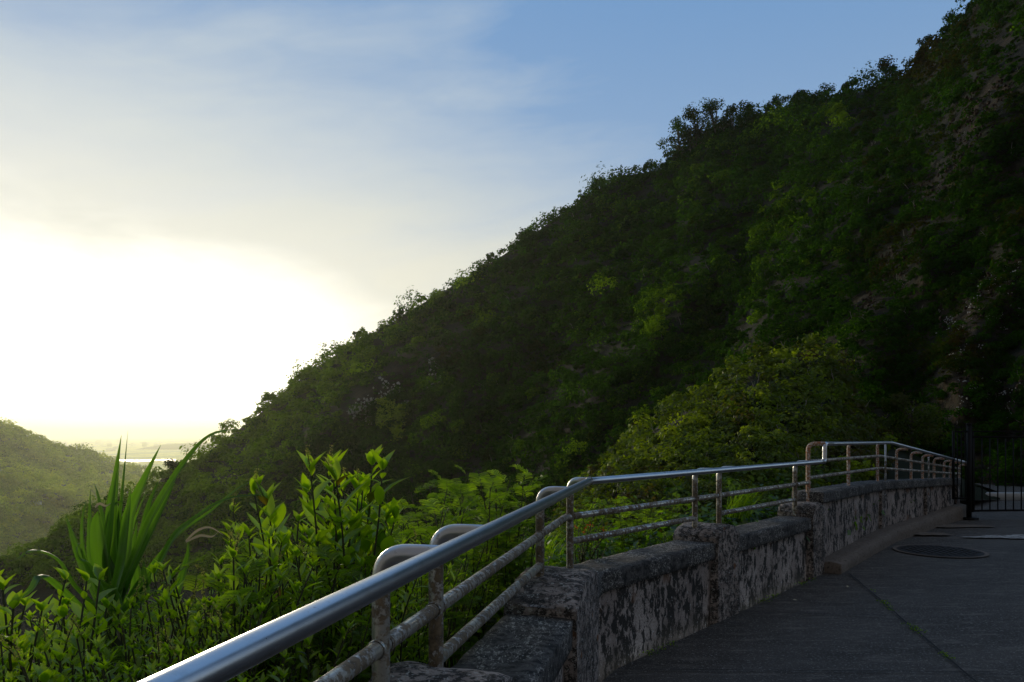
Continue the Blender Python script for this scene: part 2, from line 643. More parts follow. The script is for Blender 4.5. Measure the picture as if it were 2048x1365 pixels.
def lerp_path(pts, s):
    """point, direction at arc length s of a 2-D path"""
    pts = np.asarray(pts, float)
    seg = np.linalg.norm(np.diff(pts[:, :2], axis=0), axis=1)
    cum = np.concatenate([[0], np.cumsum(seg)])
    i = int(np.clip(np.searchsorted(cum, s, side='right') - 1, 0, len(seg) - 1))
    f = (s - cum[i]) / seg[i]
    return pts[i] + (pts[i + 1] - pts[i]) * f, (pts[i + 1] - pts[i])[:2] / seg[i], cum, i


def offset_path(pts, off):
    """mitred offset to the left (outboard) of a 2-D path"""
    pts = np.asarray(pts, float)
    out = []
    for i in range(len(pts)):
        ds = []
        if i > 0: ds.append(norm(pts[i][:2] - pts[i - 1][:2]))
        if i < len(pts) - 1: ds.append(norm(pts[i + 1][:2] - pts[i][:2]))
        ns = [np.array([-d[1], d[0]]) for d in ds]
        n = norm(sum(ns))
        k = off / max(.3, float(np.dot(n, ns[0])))
        q = pts[i].copy()
        q[:2] += n * k
        out.append(q)
    return np.array(out)


def resample(pts, step):
    pts = np.asarray(pts, float)
    out = []
    for a, b in zip(pts[:-1], pts[1:]):
        n = max(1, int(round(np.linalg.norm((b - a)[:2]) / step)))
        for k in range(n):
            out.append(a + (b - a) * k / n)
    out.append(pts[-1])
    return np.array(out)


def slab(path, s0, s1, lat0, lat1, zb, zt, step=.04, jit=.004, seed=1, round_=.012, nlat=5, nz=8):
    """a wall-like piece that follows the path between arc lengths s0 and s1"""
    pts = np.asarray(path, float)
    seg = np.linalg.norm(np.diff(pts, axis=0), axis=1)
    cum = np.concatenate([[0], np.cumsum(seg)])
    ss = [s0] + [c_ for c_ in cum if s0 < c_ < s1] + [s1]
    S = []
    for a_, b_ in zip(ss[:-1], ss[1:]):
        n = max(1, int((b_ - a_) / step))
        S += list(np.linspace(a_, b_, n, endpoint=False))
    S.append(s1)
    S = np.array(S)
    A, B = offset_path(path, lat0), offset_path(path, lat1)
    def at(PP, s):
        i = int(np.clip(np.searchsorted(cum, s, side='right') - 1, 0, len(seg) - 1))
        f = (s - cum[i]) / seg[i]
        return PP[i] + (PP[i + 1] - PP[i]) * f
    rows = []
    # closed loop: inner face up, top across, outer face down, bottom back
    lp = [(0, k / nz) for k in range(nz)] + [(k / nlat, 1) for k in range(nlat)] + [(1, 1 - k / nz) for k in range(nz)] + [(1 - k / nlat, 0) for k in range(nlat)]
    for s in S:
        a_, b_ = at(A, s), at(B, s)
        z0, z1 = zb(s) if callable(zb) else zb, zt(s) if callable(zt) else zt
        for (u, v) in lp:
            if (u, v) in ((0, 1), (1, 1)):
                z = z1 - round_
            else:
                z = z0 + (z1 - z0) * v
            q = a_ + (b_ - a_) * u
            rows.append((q[0], q[1], z))
    V = np.array(rows)
    n = fbm(V[:, 0] * 16, V[:, 1] * 16, V[:, 2] * 16, seed, 3)
    n2 = fbm(V[:, 0] * 9 + 40, V[:, 1] * 9, V[:, 2] * 9, seed + 9, 3)
    n3 = fbm(V[:, 0] * 9, V[:, 1] * 9 + 70, V[:, 2] * 9, seed + 19, 3)
    V = V + np.stack([n, n2, n3], 1) * jit
    k = len(lp)
    Q = []
    for i in range(len(S) - 1):
        for j in range(k):
            a_, b_ = i * k + j, i * k + (j + 1) % k
            Q.append((a_, a_ + k, b_ + k, b_))
    # end caps as strips across
    for base, fl in ((0, False), ((len(S) - 1) * k, True)):
        left = [base + j for j in range(nz + 1)]
        right = [base + nz + nlat + nz - j for j in range(nz + 1)]
        # left side goes up from index 0..nz ; right side index matching heights
        for j in range(nz):
            q = (left[j], left[j + 1], right[j + 1], right[j])
            Q.append(q if not fl else q[::-1])
        top = [base + nz + j for j in range(nlat + 1)]
        for j in range((nlat + 1) // 2 - 0):
            if nlat - j - 1 > j + 1 or nlat - j - 1 == j + 1 or nlat - j - 1 > j:
                if nlat - j - 1 != j + 1:
                    q = (top[j], top[j + 1], top[nlat - j - 1], top[nlat - j]) if nlat - j - 1 > j + 1 else None
                    if q: Q.append(q if not fl else q[::-1])
    m_ = make_mesh('slab', V, np.array(Q), None, False)
    return m_


def arc_at_px(path, px):
    """arc length at which the path crosses photo column px"""
    pts = np.asarray(path, float)
    seg = np.linalg.norm(np.diff(pts[:, :2], axis=0), axis=1)
    cum = np.concatenate([[0], np.cumsum(seg)])
    k = (px - 1024) / F
    best = None
    for i in range(len(seg)):
        a_, b_ = pts[i], pts[i + 1]
        # x = k*y
        den = (b_[0] - a_[0]) - k * (b_[1] - a_[1])
        if abs(den) < 1e-9: continue
        f = (k * a_[1] - a_[0]) / den
        y = a_[1] + (b_[1] - a_[1]) * f
        if -1e-6 <= f <= 1 + 1e-6 and y > 0.05:
            best = cum[i] + f * seg[i]
            break
    return best, cum


wall = empty('parapet_wall', (0.6, 5.0, 0), 'mould-stained low plaster wall with black coping and humped piers below the pipe railing', 'wall')
RL = offset_path(W_LOW, .17)
posts_low_px = [762, 872, 1080, 1140, 1390, 1438, 1590]
sL = {}
for px in posts_low_px:
    sL[px] = arc_at_px(RL, px)[0]
cumL = arc_at_px(RL, 1100)[1]
cumW = arc_at_px(W_LOW, 1100)[1]


def map_s(s):   # arc length along the post line -> along the coping edge
    return float(np.interp(s, cumL, cumW))


totL = cumW[-1]
pier_ranges = []
s_prev = map_s(sL[762]) - 2.5
for a_, b_ in ((None, None), (762, 872), (1080, 1140), (1390, 1438)):
    if a_ is None:
        pier_ranges.append((s_prev - .03, s_prev + .45))
    else:
        pier_ranges.append((map_s(sL[a_]) + (.10 if a_ == 762 else .02), map_s(sL[b_]) + (.36 if a_ == 762 else 0)))
pier_ranges.append((map_s(sL[1590]) + .03, totL - .02))
# bays
cur = 0.0
for (a_, b_) in pier_ranges + [(totL, totL)]:
    if a_ - cur > .1:
        obj('wall_panel', slab(W_LOW, cur, a_, .045, .30, -.25, COP - .139, .05, .006, 3), M['plaster'], wall)
        obj('coping', slab(W_LOW, cur - .0, a_ + .0, .0, .36, COP - .14, COP, .03, .008, 5, .006, 7, 4), M['coping'], wall)
    cur = b_
for k, (a_, b_) in enumerate(pier_ranges):
    mid, hw = (a_ + b_) / 2, (b_ - a_) / 2
    up = (.15, .21, .15, .15, .17)[k]
    obj('pier', slab(W_LOW, a_, b_, -.018, .375, -.25,
                     lambda s: COP + .045 + up * math.sqrt(max(0, 1 - .86 * ((s - mid) / hw) ** 2)) - .06, .02, .012, 11 + k, .008, 9, 12), M['pier'], wall)

# upper stretch after the step
seg = np.linalg.norm(np.diff(np.asarray(W_UP), axis=0), axis=1)
cumU = np.concatenate([[0], np.cumsum(seg)])


def zu(s): return float(np.interp(s, cumU, [.93, .885, .76]))


totU = cumU[-1]
pu = [(0.0, .16), (cumU[1] - .12, cumU[1] + .10), (cumU[1] + 2.15, cumU[1] + 2.3), (totU - .25, totU - .02)]
obj('coping', slab(W_UP, 0, totU, .0, .36, lambda s: zu(s) - .13, zu, .04, .008, 25, .006, 7, 4), M['coping'], wall)
cur = 0.0
for k, (a_, b_) in enumerate(pu):
    if a_ - cur > .1:
        obj('wall_panel', slab(W_UP, cur, a_, .06, .30, -.25, lambda s: zu(s) - .129, .06, .006, 33), M['plaster'], wall)
    obj('pier', slab(W_UP, a_, b_, .022, .33, -.25, lambda s: zu(s) - .1285, .04, .007, 41 + k, .004), M['pier'], wall)
    cur = b_

# concrete ledge at the foot of the upper stretch
LF = [(3.77, 8.60), (5.79, 11.27), (7.20, 12.80), (8.72, 14.38)]
lz = [.125, .17, .20, .27]
segl = np.linalg.norm(np.diff(np.asarray(LF), axis=0), axis=1)
cumF = np.concatenate([[0], np.cumsum(segl)])
led = obj('concrete_ledge', slab(LF, 0, cumF[-1], 0, .52, -.2, lambda s: float(np.interp(s, cumF, lz)), .05, .012, 61, .02, 5, 4), M['ledge'])
tag(led, 'long worn concrete step running along the foot of the upper wall', 'step')

# road sheet and the older concrete half beyond the joint
V = []
xs = np.concatenate([np.linspace(-1.2, 9, 52), np.linspace(10, 60, 14)])
ys = np.concatenate([np.linspace(-6, 16, 90), np.linspace(17, 60, 16)])
# the road is bounded on its left by the wall: build rows from the wall outwards
wl = np.array(W_LOW + W_UP[1:])
rows = []
for y_ in ys:
    xl = float(np.interp(y_, wl[:, 1], wl[:, 0])) + .02 if y_ < 14.5 else 8.7 + (y_ - 14.5) * .35
    for u in np.linspace(0, 1, 60):
        x_ = xl + (70 - xl) * u ** 2.2
        rows.append((x_, y_, .012 * fbm(x_ * .5, y_ * .5, 0, 3, 3) - .004))
V = np.array(rows)
nx, ny = 60, len(ys)
idx = np.arange(nx * ny).reshape(ny, nx)
Q = np.stack([idx[:-1, :-1].ravel(), idx[:-1, 1:].ravel(), idx[1:, 1:].ravel(), idx[1:, :-1].ravel()], 1)
struct('road', make_mesh('road', V, Q, None, True), M['asphalt'])


def ribbon(pts, wdt, z=.012, jit=.3, seed=0, step=.06):
    pts = resample(np.asarray(pts, float), step)
    d = norm(np.gradient(pts, axis=0))
    n = np.stack([-d[:, 1], d[:, 0]], 1)
    k = np.arange(len(pts))
    wv = wdt * (1 + jit * fbm(k * .4, k * 0, 0, seed, 3))
    c = pts + n * (fbm(k * .15, k * 0 + 5, 0, seed, 3) * wdt * .6)[:, None]
    L_, R_ = c + n * wv[:, None] / 2, c - n * wv[:, None] / 2
    V = []
    for a_, b_ in zip(L_, R_):
        V += [(a_[0], a_[1], z), (b_[0], b_[1], z)]
    Q = [(2 * i, 2 * i + 1, 2 * i + 3, 2 * i + 2) for i in range(len(c) - 1)]
    return V, Q


m, t, out = new_mat('dark_joint')
bsdf(t, out, (.008, .008, .008), .95)
M['joint'] = m
mb = MB()
mb.add(*ribbon([(3.86, 8.57), (2.99, 4.85), (2.55, 3.0)], .014, .014, .4, 4), .5)
struct('road_joint', mb.mesh('j'), M['joint'])
mb = MB()
mb.add(*ribbon([(1.95, 6.75), (3.3, 6.58)], .010, .014, .6, 8), .5)
mb.add(*ribbon([(.75, 5.08), (3.2, 5.02)], .008, .014, .6, 9), .5)
mb.add(*ribbon([(3.0, 5.0), (6.5, 4.6)], .008, .014, .6, 10), .5)
struct('road_crack', mb.mesh('j'), M['joint'])

# tufts of moss growing in the joint and along the wall foot
def tufts(points, size, n_per, rng):
    mb = MB()
    for (x_, y_, z_) in points:
        n = max(3, int(n_per * rng.uniform(.4, 1.4)))
        cen = np.array([x_, y_, z_]) + rng.normal(size=(n, 3)) * size * np.array([.7, .7, .0])
        cen[:, 2] = z_ + rng.uniform(0.2, 1, n) * size * .55
        nr = norm(rng.normal(size=(n, 3)) + np.array([0, 0, .6]))
        V_, Q_ = rhombs(cen, nr, size * .55, size * .3, rng)
        mb.add(V_, Q_, np.repeat(rng.uniform(.3, 1, n), 4))
    return mb

pts = []
for k in range(70):
    f = RNG.uniform(.18, 1) ** 1.0
    if fbm(f * 14, 0, 0, 5, 2) < -.1: continue
    pts.append((3.86 + (2.99 - 3.86) * f * 1.35 + RNG.normal() * .008, 8.57 + (4.85 - 8.57) * f * 1.35 + RNG.normal() * .02, .012))
for k in range(150):
    s = RNG.uniform(2.4, totL)
    if fbm(s * 2.2, 3, 0, 6, 2) < .0: continue
    q, d_, _, _ = lerp_path(offset_path(W_LOW, .0), s)
    pts.append((q[0] + .02, q[1] - .03, .0))
mb = tufts(pts, .035, 9, RNG)
tag(obj('moss', mb.mesh('moss'), M['fern_leaf']), 'small green moss and weeds in the road joint and wall foot', 'moss', kind='stuff')

# manhole cover
mc = (5.85, 10.26)
def disc(c, r, z, seg=64, rin=0.0):
    V, Q = [], []
    if rin > 0:
        for k in range(seg):
            a_ = 2 * PI * k / seg
            V += [(c[0] + rin * math.cos(a_), c[1] + rin * math.sin(a_), z), (c[0] + r * math.cos(a_), c[1] + r * math.sin(a_), z)]
        for k in range(seg):
            a_, b_ = 2 * k, 2 * ((k + 1) % seg)
            Q.append((a_, a_ + 1, b_ + 1, b_))
        return V, Q
    mb_ = MB()
    for j, rr in enumerate(np.linspace(r, .02, 7)[:-1]):
        r2_ = np.linspace(r, .02, 7)[j + 1]
        v_, q_ = disc(c, rr, z, seg, r2_)
        mb_.add(v_, q_)
    return np.concatenate(mb_.V), np.concatenate(mb_.Q)

mh = empty('manhole_cover', (*mc, .01), 'round dark iron manhole cover in the road beside the concrete step', 'manhole cover')
mb = MB(); v_, q_ = disc(mc, .575, .014, 64, .525); mb.add(v_, q_)
obj('rim', mb.mesh('rim'), M['ledge'], mh)
mb = MB(); v_, q_ = disc(mc, .52, .017); mb.add(v_, q_)
for k in range(-4, 5):
    for j in range(-4, 5):
        if math.hypot(k, j) * .1 < .46:
            mb.box((mc[0] + k * .1, mc[1] + j * .1, .020), (.03, .012, .004), (k + j) % 2 * PI / 2)
obj('lid', mb.mesh('lid'), M['iron'], mh)

# worn paint and pale patches
def patch(cx_, cy_, rx, ry, seed, z=.018):
    seg = 40
    V = [(cx_, cy_, z)]
    rings = 4
    for j in range(1, rings + 1):
        for k in range(seg):
            a_ = 2 * PI * k / seg
            r_ = (1 + .45 * float(fbm(math.cos(a_) * 2.2 + seed, math.sin(a_) * 2.2, 0, seed, 3))) * j / rings
            V.append((cx_ + rx * r_ * math.cos(a_), cy_ + ry * r_ * math.sin(a_), z))
    Fc = [[0, 1 + k, 1 + (k + 1) % seg] for k in range(seg)]
    for j in range(rings - 1):
        for k in range(seg):
            a_, b_ = 1 + j * seg + k, 1 + j * seg + (k + 1) % seg
            Fc.append([a_, a_ + seg, b_ + seg, b_])
    return make_mesh('patch', V, Fc)

struct('road_marking', patch(8.1, 11.65, .95, .22, 3), M['paint'])
struct('road_stain', patch(7.65, 13.05, .62, .22, 5), M['ledge'])
struct('road_stain', patch(6.65, 12.0, .30, .18, 8), M['ledge'])
mb = MB()
mb.box((16.0, 18.6, .07), (8.6, .28, .08), -.02)
tag(obj('kerb', mb.mesh('kerb'), M['kerb']), kind='structure')

# ------------------------------------------------------------------ railing
ZR = EYE - .312
rail = empty('pipe_railing', (0.52, 5.05, COP), 'steel pipe railing with a shiny top rail and curved posts standing on the wall', 'railing')
RW = [(-1.13, -2.2), (.52, 5.05), (3.66, 8.78)]
RU = [(3.66, 8.78), (5.88, 11.62), (8.52, 14.35), (9.1, 14.9)]
ZU = [1.495, 1.478, 1.115, 1.03]
PR = .0245


def fillet(pts, r, n=6):
    pts = [np.asarray(p_, float) for p_ in pts]
    out = [pts[0]]
    for a_, b_, c_ in zip(pts[:-2], pts[1:-1], pts[2:]):
        d1, d2 = norm(a_ - b_), norm(c_ - b_)
        L_ = min(r, .45 * np.linalg.norm(a_ - b_), .45 * np.linalg.norm(c_ - b_))
        p1, p2 = b_ + d1 * L_, b_ + d2 * L_
        for k in range(n + 1):
            f = k / n
            out.append((1 - f) ** 2 * p1 + 2 * f * (1 - f) * b_ + f * f * p2)
    out.append(pts[-1])
    return np.array(out)


def dens(pts, step=.15):
    pts = np.asarray(pts)
    out = [pts[0]]
    for a_, b_ in zip(pts[:-1], pts[1:]):
        n = max(1, int(np.linalg.norm(b_ - a_) / step))
        for k in range(1, n + 1):
            out.append(a_ + (b_ - a_) * k / n)
    return np.array(out)

# lower top rail, turning up into the upper rail at the step
low = [(*RW[0], ZR), (*RW[1], ZR), (RW[2][0], RW[2][1], ZR)]
mb = MB()
mb.tube(dens(low), PR, 24)
obj('top_rail', mb.mesh('r', True), M['pipe'], rail)
u0 = np.array([*RU[0], ZU[0]])
ud = norm(np.array([*RU[1], ZU[1]]) - u0)
mb = MB()
ris = fillet([np.array([RW[2][0] - .07, RW[2][1] - .085, ZR]), np.array([RW[2][0], RW[2][1], ZR]), u0, u0 + ud * .3], .06)
mb.tube(ris, PR, 20)
obj('riser', mb.mesh('r', True), M['pipe'], rail)
mb = MB()
up_pts = [u0 + ud * .12] + [np.array([*RU[i], ZU[i]]) for i in (1, 2, 3)]
mb.tube(dens(up_pts, .1), PR * .95, 20)
obj('top_rail', mb.mesh('r', True), M['pipe'], rail)


def collar(c, d, r=.0285, ln=.022):
    mb_ = MB()
    d = norm(np.asarray(d, float))
    c = np.asarray(c, float)
    mb_.tube([c - d * ln / 2, c - d * ln * .35, c + d * ln * .35, c + d * ln / 2], [PR, r, r, PR], 24)
    return mb_

dl = norm(np.array([RW[2][0] - RW[1][0], RW[2][1] - RW[1][1], 0]))
obj('collar', collar((RW[1][0], RW[1][1], ZR), dl).mesh('c', True), M['pipe_dull'], rail)

RLo = offset_path(RW, .17)
RUo = offset_path(RU, .17)


def along(path, s, cum):
    i = int(np.clip(np.searchsorted(cum, s, side='right') - 1, 0, len(cum) - 2))
    f = (s - cum[i]) / (cum[i + 1] - cum[i])
    return np.asarray(path[i]) + (np.asarray(path[i + 1]) - np.asarray(path[i])) * f, norm(np.asarray(path[i + 1][:2]) - np.asarray(path[i][:2]))


def gooseneck(xy, inb, zfoot, ztop, reach=.17, r=.1):
    p0 = np.array([xy[0], xy[1], zfoot])
    p1 = np.array([xy[0], xy[1], ztop])
    p2 = p1 + np.array([inb[0], inb[1], 0]) * reach
    return fillet([p0, p1, p2], r, 10)

PFOOT = {762: .70, 872: .70, 1080: .70, 1140: .70, 1390: .70, 1438: .70, 1590: .68}
post_pos = {}
cl = None
extra = []
for px in posts_low_px:
    s, cl = arc_at_px(RLo, px)
    extra.append((px, s))
extra.append((None, extra[0][1] - 2.45))
extra.append((None, extra[0][1] - 2.02))
for px, s in extra:
    q, d_ = along(RLo, s, cl)
    inb = np.array([d_[1], -d_[0]])
    if px == 1140:
        pass
    mb = MB()
    mb.tube(dens(gooseneck(q, inb, COP - .04, ZR - .001), .08), PR, 20)
    pst = obj('post', mb.mesh('p', True), M['pipe_post'], rail)
    # shiny bend let onto the stand
    post_pos[px] = (q, d_, s)
ZM, ZL = 1.035, .865
def run(s0, s1, z, path, cum, r, matn, name, zf=None):
    pts_ = [along(path, s0, cum)[0]] + [np.asarray(path[i]) for i in range(len(cum)) if s0 < cum[i] < s1] + [along(path, s1, cum)[0]]
    ss_ = [s0] + [c_ for c_ in cum if s0 < c_ < s1] + [s1]
    P3 = [np.array([p_[0], p_[1], z if zf is None else zf(s_)]) for p_, s_ in zip(pts_, ss_)]
    P3 = fillet(P3, .09, 6) if len(P3) > 2 else P3
    mb_ = MB()
    mb_.tube(dens(P3, .12), r, 20)
    return obj(name, mb_.mesh('m', True), M[matn], rail)

qH, cH = arc_at_px(RUo, 1617)
if qH is None: qH = 0.0
sG = extra[6][1]
run(0, cl[-1] - .02, ZM, RLo, cl, .0225, 'pipe_dull', 'middle_rail')
sp = {p_: s_ for p_, s_ in extra if p_}
for a_, b_ in ((.05, sp[762] - 2.45), (sp[762] - 2.02, sp[762]), (sp[872], sp[1080]), (sp[1140], sp[1390]), (sp[1438], sp[1590])):
    run(a_, b_, ZL, RLo, cl, .0225, 'pipe_dull', 'lower_rail')
for p_ in (762, 872, 1080, 1140, 1390, 1438, 1590):
    q, d_, s = post_pos[p_]
    d3 = np.array([d_[0], d_[1], 0])
    c3 = np.array([q[0], q[1], ZM])
    mb = collar(c3 - d3 * .03, d3, .0268, .012)
    obj('collar', mb.mesh('c', True), M['pipe_post'], rail)
    mb2 = collar(c3 + d3 * .03, d3, .0268, .012)
    obj('collar', mb2.mesh('c', True), M['pipe_post'], rail)

# upper stretch
cu = np.concatenate([[0], np.cumsum(np.linalg.norm(np.diff(np.asarray(RUo), axis=0), axis=1))])
ztop = lambda s: float(np.interp(s, cu, ZU))
zmid = lambda s: float(np.interp(s, cu, [1.285, 1.27, .98, .92]))
zlow = lambda s: float(np.interp(s, cu, [1.09, 1.08, .86, .82]))
# post of the step, taller than its neighbours
pst0 = np.asarray(RUo[0]) + norm(np.asarray(RUo[0]) - np.asarray(RUo[1])) * .06
inb = norm(np.array([RU[1][1] - RU[0][1], -(RU[1][0] - RU[0][0])]))
mb = MB()
mb.tube(dens(fillet([np.array([*pst0, COP]), np.array([*pst0, ZU[0]]), u0 + ud * .02], .1, 10), .08), PR, 20)
obj('post', mb.mesh('p', True), M['rust'], rail)
for px in (1697, 1755, 1793, 1822, 1845, 1868, 1888, 1900, 1918):
    s, _ = arc_at_px(RUo, px)
    if s is None: continue
    q, d_ = along(RUo, s, cu)
    inb = np.array([d_[1], -d_[0]])
    mb = MB()
    drop = 0.0 if px < 1780 else .035
    mb.tube(dens(gooseneck(q, inb, zu(min(s, totU)) - .03, ztop(s) - .001 - drop, .17, .09), .08), .0215, 16)
    obj('post', mb.mesh('p', True), M['rust'], rail)
for px, dd in ((1764, .10), (1851, .10)):
    s, _ = arc_at_px(RUo, px)
    q, d_ = along(RUo, s, cu)
    mb = MB()
    mb.tube([(q[0] + d_[1] * .05, q[1] - d_[0] * .05, zu(s) - .03), (q[0] + d_[1] * .05, q[1] - d_[0] * .05, ztop(s) - .02)], .014, 12)
    obj('brace', mb.mesh('p', True), M['pipe_post'], rail)
run(-.0, cu[-1] - .05, 0, RUo, cu, .021, 'pipe_dull', 'middle_rail', zmid)
run(-.05, cu[-1] - .05, 0, RUo, cu, .021, 'pipe_dull', 'lower_rail', zlow)

# ------------------------------------------------------------------ gate
gp = P(1938, 870, 14.15)
gate = empty('iron_gate', (gp[0], gp[1], 0), 'black iron bar gate with a narrow side panel across the road end', 'gate')
gd = norm(np.array([1.0, .10]))
def gpt(a_, z): return np.array([gp[0] + gd[0] * a_, gp[1] + gd[1] * a_, z])
mb = MB(); mb.box(gpt(0, .88), (.032, .032, .90), .1)
obj('gate_post', mb.mesh('g'), M['gate'], gate)
mb = MB(); mb.box(gpt(0, 1.80), (.038, .038, .02), .1)
obj('post_cap', mb.mesh('g'), M['gate'], gate)
mb = MB(); mb.box(gpt(.02, .01), (.11, .09, .03), .1)
obj('base_plate', mb.mesh('g'), M['gate'], gate)
# side panel over the ledge
mb = MB()
pl = -.315
mb.box(gpt(pl, 1.03), (.018, .018, .645), .1)
for z_ in (1.66, .405): mb.box(gpt(pl / 2 - .01, z_), (.14, .014, .016), .1)
obj('side_frame', mb.mesh('g'), M['gate'], gate)
for a_ in (-.235, -.155, -.075):
    mb = MB(); mb.box(gpt(a_, 1.03), (.007, .007, .615), .1)
    obj('bar', mb.mesh('g'), M['gate'], gate)
mb = MB()
for z_ in (1.665, 1.56, .165): mb.box(gpt(2.12, z_), (2.06, .016, .018 if z_ < 1.6 else .012), .0997)
mb.box(gpt(.075, .91), (.016, .016, .77), .1)
mb.box(gpt(4.2, .91), (.016, .016, .77), .1)
obj('leaf_frame', mb.mesh('g'), M['gate'], gate)
for k in range(25):
    mb = MB(); mb.box(gpt(.09 + .16 * (k + .02) + .01, .86), (.008, .008, .69), .1)
    obj('bar', mb.mesh('g'), M['gate'], gate)
mb = MB(); mb.box(gpt(4.3, .88), (.038, .038, .90), .1)
obj('gate_post', mb.mesh('g'), M['gate'], gate)

# ------------------------------------------------------------------ hills: sheets defined by a crest line and a foot line
def interp_cols(tab, x):
    tab = np.asarray(tab, float)
    return [np.interp(x, tab[:, 0], tab[:, k]) for k in range(1, tab.shape[1])]


def seg_dist(x, y, pl):
    best = np.full(np.shape(x), 1e9)
    for (x0, y0), (x1, y1) in zip(pl[:-1], pl[1:]):
        dx_, dy_ = x1 - x0, y1 - y0
        t_ = np.clip(((x - x0) * dx_ + (y - y0) * dy_) / (dx_ * dx_ + dy_ * dy_), 0, 1)
        best = np.minimum(best, np.hypot(x - x0 - t_ * dx_, y - y0 - t_ * dy_))
    return best


class Hill:
    def __init__(s, crest, foot, ribs=(), rough=.05, nscale=90, seed=1, bow=0.0, asp=1.0):
        s.crest, s.foot, s.ribs, s.rough, s.ns, s.seed, s.bow, s.asp = crest, foot, ribs, rough, nscale, seed, bow, asp

    def limits(s, x):
        yc, dc_ = interp_cols(s.crest, x)
        yf, df = interp_cols(s.foot, x)
        return yc, dc_, yf, df

    def depth(s, x, y):
        x = np.asarray(x, float); y = np.asarray(y, float)
        yc, dc_, yf, df = s.limits(x)
        t_ = (yf - y) / (yf - yc)
        tt = np.clip(t_, 0, 1)
        tt = tt + s.bow * tt * (1 - tt)
        D = 1 / ((1 - tt) / df + tt / dc_)
        fade = np.clip((1 - t_) * 6, 0, 1)
        for pl_, amp, wd in s.ribs:
            D = D * (1 - amp * fade * np.exp(-(seg_dist(x, y, pl_) / wd) ** 2))
        D = D * (1 + fade * s.rough * fbm(x / s.ns, y / s.ns / s.asp, 0, s.seed, 4))
        return D

    def point(s, x, y):
        D = s.depth(x, y)
        return np.stack([(x - 1024) / F * D, D, EYE - (y - 870) / F * D], -1)

    def normal(s, x, y, e=6.0):
        a_ = s.point(x + e, y) - s.point(x - e, y)
        b_ = s.point(x, y - e) - s.point(x, y + e)
        n = norm(np.cross(a_, b_))
        vd = -norm(s.point(x, y) - np.array([0, 0, EYE]))
        flip = np.sign(np.sum(n * vd, -1, keepdims=True))
        return n * np.where(flip == 0, 1, flip)

    def mesh(s, x0, x1, nx, ny, bare=None, back=.8):
        X = np.linspace(x0, x1, nx)
        yc, dc_, yf, df = s.limits(X)
        V, T = [], []
        for j in range(ny + 1):
            f = j / ny
            y = yf + (yc - yf) * f
            Pt = s.point(X, y)
            V.append(Pt)
            T.append(bare(X, y) if bare is not None else np.zeros(nx))
        # the far side of the hill falls away behind the crest
        top = V[-1]
        for k in (1, 2, 3, 4):
            q = top.copy()
            gdist = dc_ * .12 * k
            rad_ = norm(top[:, :2])
            q[:, :2] += rad_ * gdist[:, None]
            q[:, 2] -= gdist * (.35 + .15 * k) * back
            V.append(q)
            T.append(T[ny])
        V = np.stack(V)
        idx = np.arange(V.shape[0] * nx).reshape(V.shape[0], nx)
        Q = np.stack([idx[:-1, :-1].ravel(), idx[:-1, 1:].ravel(), idx[1:, 1:].ravel(), idx[1:, :-1].ravel()], 1)
        return make_mesh('hill', V.reshape(-1, 3), Q, np.concatenate(T), True)


def clump_leaves(cen, nrm, rad, nleaf, lsize, tint, rng, flat=.75, updir=.35, wr=.62, nj=.38):
    """cen (K,3) bushes, each with nleaf leaves on and in a lobed dome"""
    K = len(cen)
    d = norm(rng.normal(size=(K, nleaf, 3)))
    axis = norm(nrm * .7 + np.array([0, 0, .5]))[:, None, :]
    dn = np.sum(d * axis, -1, keepdims=True)
    d = np.where(dn < -.05, d - 2 * dn * axis, d)      # keep to the outer side
    r = rng.uniform(.5, 1.0, (K, nleaf, 1)) ** .6
    # lobes
    lob = 1 + .28 * np.sin(d[..., 0:1] * 5 + rng.uniform(0, 6, (K, 1, 1))) * np.cos(d[..., 2:3] * 4.3 + rng.uniform(0, 6, (K, 1, 1)))
    sc_ = rng.uniform(.8, 1.25, (K, 1, 3))
    p_ = cen[:, None, :] + d * r * lob * rad[:, None, None] * sc_ * np.array([1, 1, flat])
    n_ = norm(d + rng.normal(size=d.shape) * nj + np.array([0, 0, updir]))
    L_ = (lsize[:, None] * rng.uniform(.6, 1.5, (K, nleaf))).ravel()
    V_, Q_ = rhombs(p_.reshape(-1, 3), n_.reshape(-1, 3), L_, L_ * wr, rng)
    tn = np.clip(tint[:, None] + rng.normal(size=(K, nleaf)) * .07, 0, 1).ravel()
    return V_, Q_, np.repeat(tn, 4)


# ---- the main mountain
M_CREST = [(-300, 1275, 120), (-150, 1190, 135), (0, 1122, 150), (60, 1094, 158), (130, 1052, 168), (200, 1010, 182), (250, 1000, 195), (300, 985, 205), (330, 950, 215),
           (400, 915, 235), (450, 880, 250), (520, 828, 258), (560, 790, 262), (640, 730, 268), (700, 693, 266), (780, 648, 260),
           (860, 598, 252), (940, 553, 242), (1000, 515, 234), (1060, 474, 226), (1120, 430, 218), (1180, 390, 210), (1240, 354, 202),
           (1320, 340, 190), (1350, 318, 187), (1375, 290, 184), (1420, 268, 178), (1500, 246, 168), (1560, 222, 160), (1640, 200, 150), (1700, 190, 142), (1750, 176, 135),
           (1800, 160, 126), (1840, 115, 118), (1880, 80, 110), (1940, 18, 100), (2000, -45, 92), (2048, -100, 86), (2200, -290, 72), (2500, -600, 60)]
M_FOOT = [(-300, 1500, 80), (0, 1400, 88), (300, 1350, 96), (700, 1250, 92), (1000, 1150, 80), (1200, 1090, 64), (1500, 1010, 42),
          (1700, 985, 30), (1850, 975, 26), (2048, 985, 23.5), (2500, 1010, 22)]
